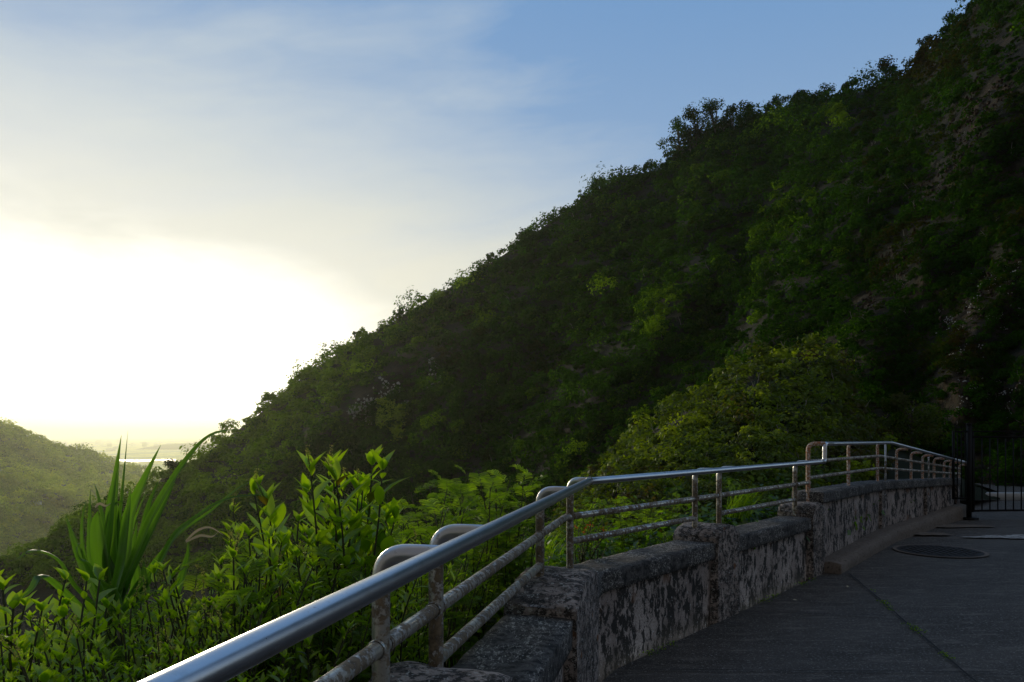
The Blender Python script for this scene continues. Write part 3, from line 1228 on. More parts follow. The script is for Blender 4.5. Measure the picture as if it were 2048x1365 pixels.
ribs = [([(1960, 150), (1880, 250), (1720, 420), (1620, 560), (1560, 660)], .09, 75),
        ([(2100, 60), (2048, 180), (1960, 300), (1880, 440), (1800, 560), (1740, 660), (1700, 760)], .09, 70),
        ([(1340, 610), (1300, 680), (1180, 800), (1100, 900)], .07, 60),
        ([(900, 690), (800, 720), (690, 820), (560, 930), (420, 1020)], .07, 45),
        ([(1120, 470), (1060, 600), (980, 720), (900, 850)], .05, 55),
        ([(2150, 350), (2060, 450), (1960, 640), (1920, 800)], .06, 55),
        ([(1540, 280), (1500, 420), (1500, 560), (1440, 680)], -.10, 60),
        ([(1780, 360), (1700, 480), (1640, 600)], -.0, 40),
        ([(1260, 420), (1330, 560), (1300, 620)], -.04, 60)]
main = Hill(M_CREST, M_FOOT, ribs, .065, 110, 4, bow=.25)


def pip(x, y, poly):
    x, y = np.asarray(x, float), np.asarray(y, float)
    ins = np.zeros(np.broadcast(x, y).shape, bool)
    n = len(poly)
    for i in range(n):
        x0, y0 = poly[i]; x1, y1 = poly[(i + 1) % n]
        c_ = ((y0 > y) != (y1 > y)) & (x < (x1 - x0) * (y - y0) / (y1 - y0 + 1e-9) + x0)
        ins ^= c_
    return ins


def bare_main(x, y):
    """how bare of bushes the rock is"""
    x, y = np.broadcast_arrays(np.asarray(x, float), np.asarray(y, float))
    n = fbm(x / 38, y / 38, 0, 21, 4)
    b = np.zeros(x.shape)
    scar = np.clip(1.3 - seg_dist(x, y, [(2070, 100), (1985, 180), (1920, 270), (1870, 400), (1800, 500), (1740, 590), (1700, 650)]) / np.interp(y, [100, 250, 400, 600], [34, 38, 24, 10]), 0, 1)
    b = np.maximum(b, np.clip(scar * .6 + n * 1.3, 0, .9) * (scar > 0))
    out_ = np.clip(1.25 - seg_dist(x, y, [(870, 705), (800, 740), (750, 790), (700, 830)]) / 42, 0, 1)
    b = np.maximum(b, np.clip(out_ + n * .9 - .25, 0, 1) * (out_ > 0))
    low_ = np.clip((x - 1640) / 200, 0, 1) * np.clip((y - 500) / 120, 0, 1)
    b = np.maximum(b, np.clip(low_ * (.40 + n * 1.4), 0, .9))
    rt = np.clip((x - 1900) / 100, 0, 1)
    b = np.maximum(b, np.clip(rt * (.22 + n * 1.2), 0, .8))
    g = fbm(x / 120, y / 90, 0, 31, 3)
    b = np.maximum(b, np.clip(g * 1.2 - .40, 0, .4))
    return b


struct('mountain', main.mesh(-300, 2500, 420, 220, bare_main), M['cliff'])


def scatter(hill, x0, x1, n, rng, bare=None, ymax=None, jitter_top=8):
    X = rng.uniform(x0, x1, n)
    yc, dc_, yf, df = hill.limits(X)
    yf = np.minimum(yf, 1180 if ymax is None else ymax)
    yc = np.maximum(yc - jitter_top * .2, -70)
    Y = yc + (yf - yc) * rng.uniform(0, 1, n)
    keep = rng.uniform(0, 1, n) < (yf - yc) / np.max(yf - yc)
    if bare is not None:
        keep &= rng.uniform(0, 1, n) > bare(X, Y) * 1.05
    return X[keep], Y[keep]


def hill_foliage(name, hill, X, Y, rpx, leafpx, nleaf, tintf, mat, label, rng, minr=.35, minl=.07, flat=.75, lift=.25, maxl=.6, pos_in=None):
    Pp = hill.point(X, Y); Nn = hill.normal(X, Y)
    D = Pp[:, 1]
    rad = np.maximum(minr, rpx * rng.lognormal(0, .32, len(X)) * D / F)
    ls = np.clip(leafpx * D / F, minl, maxl)
    cen = Pp + Nn * (rad * lift)[:, None]
    V_, Q_, T_ = clump_leaves(cen, Nn, rad, nleaf, ls, tintf(X, Y, rng), rng, flat)
    o = obj(name, make_mesh(name, V_, Q_, T_), mat)
    return tag(o, label, name.replace('_', ' '), kind='stuff')


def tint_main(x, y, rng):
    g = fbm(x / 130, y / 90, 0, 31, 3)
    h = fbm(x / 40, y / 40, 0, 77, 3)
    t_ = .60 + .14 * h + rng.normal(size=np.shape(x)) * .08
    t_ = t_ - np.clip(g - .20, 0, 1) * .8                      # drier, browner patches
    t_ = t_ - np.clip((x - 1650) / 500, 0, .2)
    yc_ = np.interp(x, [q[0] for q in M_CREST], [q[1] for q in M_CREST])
    t_ = t_ + .32 * np.clip((800 - x) / 350, 0, 1) + .30 * np.clip((1000 - x) / 300, 0, 1) * np.exp(-((y - yc_) / 90) ** 2)  # haze glow painted into the leaf tint on the left and along its crest
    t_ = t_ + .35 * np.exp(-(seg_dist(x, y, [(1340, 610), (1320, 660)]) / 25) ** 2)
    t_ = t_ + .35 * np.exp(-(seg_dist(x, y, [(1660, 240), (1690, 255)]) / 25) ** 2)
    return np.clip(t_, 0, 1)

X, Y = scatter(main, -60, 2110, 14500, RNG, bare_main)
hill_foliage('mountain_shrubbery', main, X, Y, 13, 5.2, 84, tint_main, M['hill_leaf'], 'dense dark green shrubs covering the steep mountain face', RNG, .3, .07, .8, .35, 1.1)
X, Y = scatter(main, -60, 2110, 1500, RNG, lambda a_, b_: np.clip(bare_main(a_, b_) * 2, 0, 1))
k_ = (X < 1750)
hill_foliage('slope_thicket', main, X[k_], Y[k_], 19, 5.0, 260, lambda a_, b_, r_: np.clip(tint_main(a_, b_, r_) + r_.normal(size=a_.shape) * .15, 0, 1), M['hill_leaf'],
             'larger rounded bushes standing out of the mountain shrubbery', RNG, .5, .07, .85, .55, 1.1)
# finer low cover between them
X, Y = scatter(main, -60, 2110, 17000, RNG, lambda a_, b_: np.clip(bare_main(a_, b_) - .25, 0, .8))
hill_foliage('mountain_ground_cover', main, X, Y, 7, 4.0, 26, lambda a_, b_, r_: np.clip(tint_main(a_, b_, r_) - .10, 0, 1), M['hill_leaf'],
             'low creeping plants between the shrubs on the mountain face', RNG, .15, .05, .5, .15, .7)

# white lichen flecks and pale stones on the lower cliff
def fleck(n, poly, hill, rng, name, label, smin, smax, mat):
    xs_, ys_ = [], []
    arr = np.asarray(poly)
    while len(xs_) < n:
        x_ = rng.uniform(arr[:, 0].min(), arr[:, 0].max()); y_ = rng.uniform(arr[:, 1].min(), arr[:, 1].max())
        if pip(x_, y_, poly) and fbm(x_ / 30, y_ / 30, 0, 91, 3) > .05:
            xs_.append(x_); ys_.append(y_)
    X_, Y_ = np.array(xs_), np.array(ys_)
    Pp = hill.point(X_, Y_); Nn = hill.normal(X_, Y_)
    mb_ = MB()
    for p_, n_ in zip(Pp, Nn):
        k = rng.integers(1, 5)
        s_ = rng.uniform(smin, smax) * p_[1] / F
        c_ = p_ + n_ * s_ * .8 + rng.normal(size=(k, 3)) * s_ * 1.6
        nn = norm(n_ + rng.normal(size=(k, 3)) * .5)
        a_ = norm(np.cross(nn, rng.normal(size=(k, 3)))); b_ = np.cross(nn, a_)
        for i in range(k):
            ring = []
            for q in range(4):
                an = q * PI / 2 + rng.uniform(-.5, .5)
                ring.append(c_[i] + (a_[i] * math.cos(an) + b_[i] * math.sin(an)) * s_ * rng.uniform(.5, 1.2))
            ring2 = [r_ - nn[i] * s_ * .8 for r_ in ring]
            mb_.add(ring + ring2, [(0, 1, 2, 3), (0, 4, 5, 1), (1, 5, 6, 2), (2, 6, 7, 3), (3, 7, 4, 0)])
    o = obj(name, mb_.mesh(name), mat)
    return tag(o, label, name.replace('_', ' '), kind='stuff')

fleck(300, [(1880, 560), (2060, 520), (2060, 840), (1900, 830), (1860, 700)], main, RNG, 'pale_rubble', 'small white lichen-covered stones on the dark lower cliff', .7, 2.0, M['lichen'])
m, t, out = new_mat('brown_rock')
p = pos(t)
bsdf(t, out, t.mix(t.noise(p, .7, 5), (.008, .006, .004), (.045, .028, .016)), .95, spec=.2)
M['brown_rock'] = m
fleck(420, [(2060, 60), (2030, 190), (1930, 330), (1880, 460), (1790, 590), (1700, 660), (1730, 560), (1820, 420), (1880, 270), (1960, 160)], main, RNG, 'scar_rock', 'broken brown rock of the landslip scar on the upper cliff', 1.5, 4.5, M['brown_rock'])
fleck(260, [(1850, 500), (2060, 460), (2060, 850), (1720, 860), (1700, 700)], main, RNG, 'cliff_rock', 'dark broken rock of the lower cliff behind the gate', 1.5, 4.5, M['brown_rock'])
fleck(150, [(660, 850), (860, 690), (890, 760), (760, 850)], main, RNG, 'grey_rubble', 'grey broken rocks of the outcrop on the mountain slope', 1.2, 3.8, M['lichen'])

# ---- nearer spur with lighter bushes behind the railing
S_CREST = [(1120, 1040, 15), (1160, 985, 19), (1190, 955, 22), (1240, 905, 23.5), (1300, 868, 24.5), (1350, 820, 25.5), (1400, 795, 26), (1450, 755, 26.5), (1500, 722, 26.5),
           (1560, 715, 26), (1640, 715, 25), (1700, 800, 24), (1760, 880, 22.5), (1850, 920, 21), (1930, 960, 20), (2000, 985, 19)]
S_FOOT = [(1120, 1190, 6.2), (1300, 1130, 7.6), (1500, 1075, 9.4), (1600, 1052, 10.2), (1700, 1035, 11.6), (1800, 1015, 13), (1900, 1000, 15.5), (2000, 1000, 17.5)]
spur = Hill(S_CREST, S_FOOT, [([(1500, 760), (1380, 860), (1260, 950)], .06, 60)], .09, 60, 14, bow=-.3)
struct('spur', spur.mesh(1120, 2000, 150, 90), M['soil'])


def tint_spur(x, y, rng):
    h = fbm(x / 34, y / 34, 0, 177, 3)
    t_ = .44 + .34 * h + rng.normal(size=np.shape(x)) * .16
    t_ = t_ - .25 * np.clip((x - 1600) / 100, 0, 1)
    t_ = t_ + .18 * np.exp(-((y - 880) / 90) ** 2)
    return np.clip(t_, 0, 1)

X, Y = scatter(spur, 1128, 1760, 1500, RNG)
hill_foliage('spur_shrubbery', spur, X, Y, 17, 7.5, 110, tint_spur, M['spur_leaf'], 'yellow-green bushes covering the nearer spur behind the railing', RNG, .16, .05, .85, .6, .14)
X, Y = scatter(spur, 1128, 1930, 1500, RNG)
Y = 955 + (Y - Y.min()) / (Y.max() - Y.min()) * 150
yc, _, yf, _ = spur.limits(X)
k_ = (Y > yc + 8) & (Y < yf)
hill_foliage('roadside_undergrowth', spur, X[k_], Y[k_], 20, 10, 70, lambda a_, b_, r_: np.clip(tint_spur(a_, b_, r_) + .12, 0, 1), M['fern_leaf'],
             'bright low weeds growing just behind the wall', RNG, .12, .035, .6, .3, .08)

def sticks(name, hill, x0, x1, n, L, rad, label, rng):
    X_, Y_ = scatter(hill, x0, x1, n, rng)
    Pp = hill.point(X_, Y_); Nn = hill.normal(X_, Y_)
    mb_ = MB()
    for p_, n_ in zip(Pp, Nn):
        l_ = L * rng.uniform(.5, 1.3) * p_[1] / F
        d_ = norm(n_ * .5 + np.array([0, 0, .8]) + rng.normal(size=3) * .4)
        p0 = p_ + n_ * l_ * .2
        m_ = p0 + d_ * l_ * .5 + rng.normal(size=3) * l_ * .06
        e_ = p0 + d_ * l_ + rng.normal(size=3) * l_ * .12
        w_ = rad * p_[1] / F
        mb_.tube([p0, m_, e_], [w_, w_ * .8, w_ * .4], 4, .5, False)
        mb_.tube([m_, m_ + norm(d_ + rng.normal(size=3) * .7) * l_ * .4], [w_ * .6, w_ * .3], 4, .5, False)
    tag(obj(name, mb_.mesh(name), M['pale_branch']), label, 'dead twigs', kind='stuff')

sticks('dead_twigs', spur, 1150, 1720, 260, 26, .9, 'thin pale dead twigs among the spur bushes', RNG)
sticks('dead_scrub', main, 650, 2050, 260, 17, .5, 'thin pale dead stems on the mountain slope', RNG)

# ---- steep bank below the near railing, falling to the valley
xs_ = np.linspace(-30, 0, 2)
rows = []
wo_ = offset_path(W_LOW + W_UP[1:], .30)
wo_ = resample(wo_, .35)
dn_ = norm(np.gradient(wo_, axis=0)); nn_ = np.stack([-dn_[:, 1], dn_[:, 0]], 1)
nn_ = norm(nn_ * .35 + np.array([-.75, .55]))
dist = np.concatenate([[0, .3, .7, 1.2, 1.8, 2.6, 3.6, 5, 7, 10, 14, 20, 30, 45, 65]])
zz = np.interp(dist, [0, 1.2, 2.6, 5, 10, 30, 65], [.34, .12, -.35, -2.2, -6.5, -22, -45])
for q, n_ in zip(wo_, nn_):
    for s_, z_ in zip(dist, zz):
        rows.append((q[0] + n_[0] * s_, q[1] + n_[1] * s_, z_ + .10 * s_ ** .5 * float(fbm(q[0] + s_, q[1], 0, 55, 3))))
V = np.array(rows); nx, ny = len(dist), len(wo_)
idx = np.arange(nx * ny).reshape(ny, nx)
Q = np.stack([idx[:-1, :-1].ravel(), idx[:-1, 1:].ravel(), idx[1:, 1:].ravel(), idx[1:, :-1].ravel()], 1)
struct('bank', make_mesh('bank', V, Q, None, True), M['soil'])


def bank_z(x, y):
    p_ = np.array([x, y])
    i = int(np.argmin(np.hypot(*(wo_ - p_).T)))
    rel = p_ - wo_[i]
    s_ = max(0, float(np.dot(rel, nn_[i])))
    return float(np.interp(s_, dist, zz))

# ---- far left hill
L_CREST = [(-500, 600, 900), (-300, 700, 980), (-150, 770, 1060), (-60, 812, 1120), (0, 845, 1180), (30, 862, 1200), (60, 874, 1230), (100, 888, 1260), (180, 912, 1320), (240, 930, 1380),
           (290, 948, 1440), (350, 966, 1500), (450, 1000, 1560), (600, 1040, 1600)]
L_FOOT = [(-500, 1260, 430), (0, 1230, 460), (300, 1160, 560), (600, 1120, 700)]
lribs = [([(-40, 840), (60, 895), (150, 945), (250, 1000)], .07, 22), ([(-60, 930), (60, 965), (160, 1010), (230, 1020)], .07, 22),
         ([(-50, 1010), (60, 1030), (160, 1060)], .06, 20), ([(-60, 885), (90, 930), (200, 965)], -.04, 20), ([(40, 1000), (150, 985), (270, 980)], .05, 15)]
left = Hill(L_CREST, L_FOOT, lribs, .05, 70, 24, bow=.2)
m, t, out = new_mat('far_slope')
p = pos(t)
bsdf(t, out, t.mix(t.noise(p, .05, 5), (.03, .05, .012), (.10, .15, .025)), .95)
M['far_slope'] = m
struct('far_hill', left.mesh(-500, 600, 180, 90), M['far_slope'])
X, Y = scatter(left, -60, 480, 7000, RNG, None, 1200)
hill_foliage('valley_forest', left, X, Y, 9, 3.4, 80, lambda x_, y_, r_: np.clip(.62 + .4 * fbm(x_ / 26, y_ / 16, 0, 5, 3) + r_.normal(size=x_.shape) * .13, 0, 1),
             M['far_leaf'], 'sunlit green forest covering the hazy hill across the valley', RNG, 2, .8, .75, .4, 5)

# ---- the plain and what stands on it
ZP = -150.0
n_ = 30
px_ = np.linspace(-24000, 16000, n_)
py_ = np.concatenate([np.linspace(300, 6000, 18), np.linspace(7000, 26000, 12)])
XX, YY = np.meshgrid(px_, py_)
V = np.stack([XX, YY, np.full(XX.shape, ZP)], -1).reshape(-1, 3)
idx = np.arange(n_ * len(py_)).reshape(len(py_), n_)
Q = np.stack([idx[:-1, :-1].ravel(), idx[:-1, 1:].ravel(), idx[1:, 1:].ravel(), idx[1:, :-1].ravel()], 1)
struct('plain', make_mesh('plain', V, Q), M['plain'])
def on_plain(x, y):
    d_ = (EYE - ZP) * F / (y - 870)
    return ((x - 1024) / F * d_, d_)
mb = MB()
up_, lo_ = [], []
for x_ in np.linspace(236, 352, 30):
    a_ = on_plain(x_, 919.5 + .8 * math.sin(x_ / 20)); b_ = on_plain(x_, 923.3 + 1.2 * math.sin(x_ / 14 + 1) - max(0, (x_ - 340) / 30))
    up_.append(a_); lo_.append(b_)
V = [(a_[0], a_[1], ZP + .5) for a_ in up_] + [(b_[0], b_[1], ZP + .5) for b_ in lo_]
mb.add(V, [(i, i + 30, i + 31, i + 1) for i in range(29)])
struct('river', mb.mesh('river'), M['water'])
# low far hill
rows = []
hc = on_plain(390, 898)
for j in range(14):
    for k in range(28):
        x_ = (k / 27 - .5) * 2; y_ = (j / 13 - .5) * 2
        h_ = max(0, 1 - x_ * x_ - y_ * y_) ** .8 * (60 + 15 * float(fbm(x_ * 2, y_ * 2, 0, 9, 3))) - 2
        rows.append((hc[0] + x_ * 560, hc[1] + y_ * 500, ZP + h_))
idx = np.arange(14 * 28).reshape(14, 28)
Q = np.stack([idx[:-1, :-1].ravel(), idx[:-1, 1:].ravel(), idx[1:, 1:].ravel(), idx[1:, :-1].ravel()], 1)
struct('low_hill', make_mesh('lh', rows, Q, None, True), M['soil'])


def copy_tree(o, parent=None):
    c = o.copy()
    C.objects.link(c)
    c.parent = parent
    for ch in o.children:
        copy_tree(ch, c)
    return c

bm0 = MB(); bm0.box((0, 0, .5), (.5, .5, .5)); bm0.box((.1, 0, 1.06), (.2, .3, .06))
b0 = obj('town_building', bm0.mesh('tb'), M['white'])
tag(b0, 'tiny pale building of the far town in the bright haze', 'building', 'buildings of the far town')
first = True
for k in range(170):
    x_ = RNG.uniform(120, 470); y_ = 870 + 1.5 + abs(RNG.normal()) * 9 + RNG.uniform(3, 8)
    if y_ > 903: continue
    c_ = on_plain(x_, y_)
    o = b0 if first else b0.copy()
    if not first: C.objects.link(o)
    first = False
    o.location = (c_[0], c_[1], ZP)
    wd = RNG.uniform(18, 50) * (c_[1] / 9000 + .3)
    o.scale = (wd, wd * RNG.uniform(.6, 1.2), RNG.uniform(8, 30) * (2.2 if RNG.uniform() < .12 else 1))
    o.rotation_euler = (0, 0, RNG.uniform(0, 1.5))

# a couple of white roofs in the valley
for (x_, y_, lab) in ((75, 1017, 'small pale house among the trees of the far hill'), ):
    p_ = left.point(np.array([float(x_)]), np.array([float(y_)]))[0]
    r_ = empty('house', tuple(p_), lab, 'house')
    mb = MB(); mb.box((p_[0], p_[1], p_[2] + 5), (3.2, 2, 1.5)); obj('wall', mb.mesh('w'), M['white'], r_)
    q_ = p_ + np.array([0, 0, 6.5])
    mb = MB(); mb.add([q_ + np.array(v) for v in ((-3.6, -2.4, 0), (3.6, -2.4, 0), (3.6, 2.4, 0), (-3.6, 2.4, 0), (-3.2, 0, 1.4), (3.2, 0, 1.4))],
                      [(0, 1, 5, 4), (2, 3, 4, 5), (0, 3, 2, 1)])
    obj('roof', mb.mesh('r'), M['white'], r_)


# ------------------------------------------------------------------ trees on the crest
def tree(name, x, ytop, ybase, d, wpx, label, group, rng, lobes=9, nleaf=900, leafpx=5, tint=.35, mat='hill_leaf', open_=.0, lean=0.0):
    base = P(x, ybase, d); top = P(x + lean, ytop, d)
    H = top[2] - base[2]; Wd = wpx * d / F
    root = empty(name, tuple(base), label, 'tree', group)
    mb_ = MB()
    tp = []
    for k in range(7):
        f = k / 6
        tp.append(base + (top - base) * f * .8 + np.array([math.sin(f * 4 + x) * .03 * H, math.cos(f * 3 + x) * .03 * H, 0]))
    mb_.tube(tp, np.linspace(.045, .012, 7) * H * .7, 8)
    cen, rad = [], []
    for i in range(lobes):
        f = .16 + .80 * (i + rng.uniform(.2, .8)) / lobes
        a_ = rng.uniform(0, 2 * PI)
        wdt = Wd * .5 * math.sin(min(1, (1.08 - f) * 1.7) * PI / 2) * rng.uniform(.3, 1)
        start = base + (top - base) * f * .62
        c_ = base + (top - base) * f + np.array([math.cos(a_) * wdt, math.sin(a_) * wdt, 0])
        cen.append(c_); rad.append(rng.uniform(.20, .34) * max(Wd, H * .55) * .75)
        mid = (start + c_) / 2 + np.array([0, 0, .04 * H])
        mb_.tube([start, mid, c_], [.018 * H * .7, .012 * H * .7, .005 * H * .7], 6)
    obj('trunk', mb_.mesh('trunk', True), M['bark'], root)
    cen = np.array(cen); rad = np.array(rad)
    n = nleaf // lobes
    ls = np.full(lobes, leafpx * d / F)
    d_ = norm(rng.normal(size=(lobes, n, 3)))
    p_ = cen[:, None] + d_ * rng.uniform(.15, 1.0, (lobes, n, 1)) ** (.6 + open_) * rad[:, None, None] * np.array([1, 1, .8])
    nr = norm(d_ + rng.normal(size=d_.shape) * .6 + np.array([0, 0, .3]))
    L_ = (ls[:, None] * rng.uniform(.6, 1.4, (lobes, n))).ravel()
    V_, Q_ = rhombs(p_.reshape(-1, 3), nr.reshape(-1, 3), L_, L_ * .55, rng)
    T_ = np.repeat(np.clip(tint + rng.normal(size=(lobes, 1)) * .1 + rng.normal(size=(lobes, n)) * .06, 0, 1).ravel(), 4)
    obj('crown', make_mesh('crown', V_, Q_, T_), M[mat], root)
    return root

G1 = 'dark trees along the mountain crest'
tr_ = [
    ('crest_tree', 1358, 248, 335, 178, 58, 'small dark tree at the lower left end of the tall crest clump', 10, 900, .28),
    ('crest_tree', 1394, 222, 335, 176, 66, 'dark bushy tree just left of the tallest crest tree', 11, 1000, .25),
    ('crest_tree', 1430, 205, 330, 172, 74, 'tallest dark tree in the middle of the mountain crest', 14, 1400, .25),
    ('crest_tree', 1464, 222, 320, 168, 62, 'dark tree filling the gap right of the tallest crest tree', 10, 900, .26),
    ('crest_tree', 1494, 210, 305, 165, 50, 'narrow dark tree at the right end of the tall crest clump', 9, 800, .25),
    ('crest_tree', 1530, 210, 262, 165, 44, 'thin open tree just right of the dark crest clump', 9, 500, .40),
    ('crest_tree', 1560, 190, 240, 160, 42, 'open-branched small tree with light showing through on the upper crest', 9, 420, .42),
    ('crest_tree', 1600, 184, 230, 156, 44, 'low round tree on the level part of the upper crest', 9, 600, .45),
    ('crest_tree', 1650, 172, 222, 150, 46, 'gappy flat-topped tree halfway along the level crest', 9, 450, .35),
    ('crest_tree', 1704, 160, 214, 143, 46, 'rounded tree standing before the dark spreading tree on the crest', 10, 700, .35),
    ('crest_tree', 1772, 124, 196, 134, 76, 'dark spreading tree leaning left below the steep upper crest', 13, 1100, .22),
    ('crest_tree', 1852, 72, 150, 116, 46, 'dark tree on the steep upper crest above the spreading tree', 10, 800, .35),
    ('crest_tree', 1905, 26, 100, 106, 50, 'green tree high on the steep upper crest near the top of the mountain', 10, 800, .55),
    ('crest_tree', 712, 664, 712, 264, 24, 'small tuft-headed tree on the lower left crest', 6, 260, .55),
    ('crest_tree', 800, 616, 668, 257, 30, 'small branching tree sticking up from the middle of the crest', 7, 320, .5),
    ('crest_tree', 606, 744, 780, 264, 26, 'light green shrubby tree on the glowing lower crest', 6, 300, .7),
    ('crest_tree', 982, 506, 545, 236, 26, 'small round tree on the crest under the pale sky', 6, 320, .5),
    ('crest_tree', 342, 920, 985, 215, 52, 'dark round tree at the lowest corner of the crest beside the plain', 10, 800, .35),
    ('crest_tree', 222, 990, 1045, 180, 44, 'dark tree on the low spur behind the strap-leaved plant', 9, 600, .35),
    ('crest_tree', 1270, 326, 356, 199, 10, 'lone thin stem with a tiny tuft just above the crest', 3, 60, .5),
    ('crest_tree', 1204, 352, 388, 206, 9, 'thin stemmed tuft, left of the pair, poking above the crest', 3, 60, .5),
    ('crest_tree', 1226, 346, 380, 204, 12, 'pair-like forked tuft poking above the crest', 4, 80, .5),
    ('crest_tree', 1162, 376, 410, 211, 9, 'lowest of the thin tufted stems above the crest', 3, 60, .5)]
for (nm, x_, yt, yb, d_, wp, lab, lb, nl, tn) in tr_:
    big_ = 1340 < x_ < 1520
    tree(nm, x_, yt - (8 if big_ else 0), yb, d_, wp * (1.25 if big_ else 1), lab, G1, RNG, lb + 7 if wp > 20 else lb, int(nl * 2.6) if wp > 20 else nl, 4.4, max(tn, .34))

# brighter trees and shrubs one can single out lower down
tree('leafy_tree', 1822, 788, 905, 21.5, 130, 'rounded green tree behind the far railing beside the cliff', None, RNG, 16, 2600, 7, .35, 'spur_leaf')
tree('leafy_tree', 1745, 862, 960, 18.5, 100, 'light green bush behind the railing where it bends', None, RNG, 12, 1500, 9, .75, 'spur_leaf')
tree('leafy_tree', 1705, 925, 1010, 12.6, 120, 'yellow-green bush behind the railing just past the step', None, RNG, 14, 1500, 11, .9, 'spur_leaf')
tree('leafy_tree', 1560, 700, 860, 24, 150, 'loose bush with bright leaf tips on top of the near spur', None, RNG, 16, 1500, 9, .85, 'spur_leaf', .3)
tree('leafy_tree', 1640, 665, 840, 25, 120, 'dim leafy bush leaning on the cliff above the spur', None, RNG, 15, 1300, 8, .55, 'spur_leaf', .3)
# creeper hanging on the slope
xq, yq = RNG.uniform(758, 832, 300), RNG.uniform(808, 896, 300)
k_ = (np.hypot((xq - 796 - (yq - 850) * .2) / 32, (yq - 850) / 42) + .5 * fbm(xq / 14, yq / 14, 0, 3, 2)) < .95
cp = main.point(xq[k_], yq[k_]); cn = main.normal(xq[k_], yq[k_])
V_, Q_, T_ = clump_leaves(cp + cn * 1.6, cn, RNG.uniform(.7, 1.5, len(cp)), 14, np.full(len(cp), .62), RNG.uniform(.85, 1, len(cp)), RNG, nj=.9)
root = empty('creeper', tuple(cp.mean(0)), 'bright yellow-green creeper hanging on the dark slope below the rock outcrop', 'creeper')
obj('foliage', make_mesh('foliage', V_, Q_, T_), M['spur_leaf'], root)

# bare arching branch
root = empty('bare_branch', tuple(P(1545, 878, 18)), 'pale bare branch arching down over the spur bushes', 'branch')
mb = MB()
pp = [P(x_, y_, d_) for x_, y_, d_ in ((1545, 878, 19.2), (1538, 852, 19.4), (1520, 830, 19.6), (1502, 815, 19.7), (1484, 804, 19.8), (1468, 808, 19.9), (1452, 820, 20))]
mb.tube(pp, [.05, .045, .04, .035, .03, .025, .015], 8)
mb.tube([pp[2], P(1500, 842, 19.3), P(1484, 838, 19.2)], [.025, .02, .01], 6)
mb.tube([pp[3], P(1528, 800, 19.5), P(1545, 790, 19.4)], [.02, .015, .008], 6)
obj('stem', mb.mesh('stem', True), M['pale_branch'], root)


# ------------------------------------------------------------------ foreground plants
def leaf_geo(base, direction, up, L, W, curl, mb, t_, nseg=4, tipx=1.0):
    """pointed oval leaf folded along its midrib"""
    d = norm(np.asarray(direction, float)); u = norm(np.asarray(up) - d * np.dot(up, d)); s_ = np.cross(d, u)
    V = []
    for i in range(nseg + 1):
        f = i / nseg
        wv = W * .5 * (math.sin(PI * min(1, f * .93 + .04) ** .85)) if i < nseg else .0005
        c_ = base + d * L * f - u * curl * L * f * f
        V += [c_ + s_ * wv + u * wv * .35, c_, c_ - s_ * wv + u * wv * .35]
    Q = []
    for i in range(nseg):
        a_ = i * 3
        Q += [(a_, a_ + 1, a_ + 4, a_ + 3), (a_ + 1, a_ + 2, a_ + 5, a_ + 4)]
    mb.add(V, Q, t_)


def stem_path(base, az_, lean, H, rng, n=7, bendy=.1):
    pts_ = []
    dirv = np.array([math.cos(az_), math.sin(az_), 0])
    w1, w2 = rng.uniform(0, 6, 2)
    for k in range(n):
        f = k / (n - 1)
        pts_.append(base + np.array([0, 0, H * f]) + dirv * lean * H * f ** 1.4 + np.array([math.sin(f * 4 + w1), math.cos(f * 4 + w2), 0]) * bendy * H * .2 * f)
    return np.array(pts_)


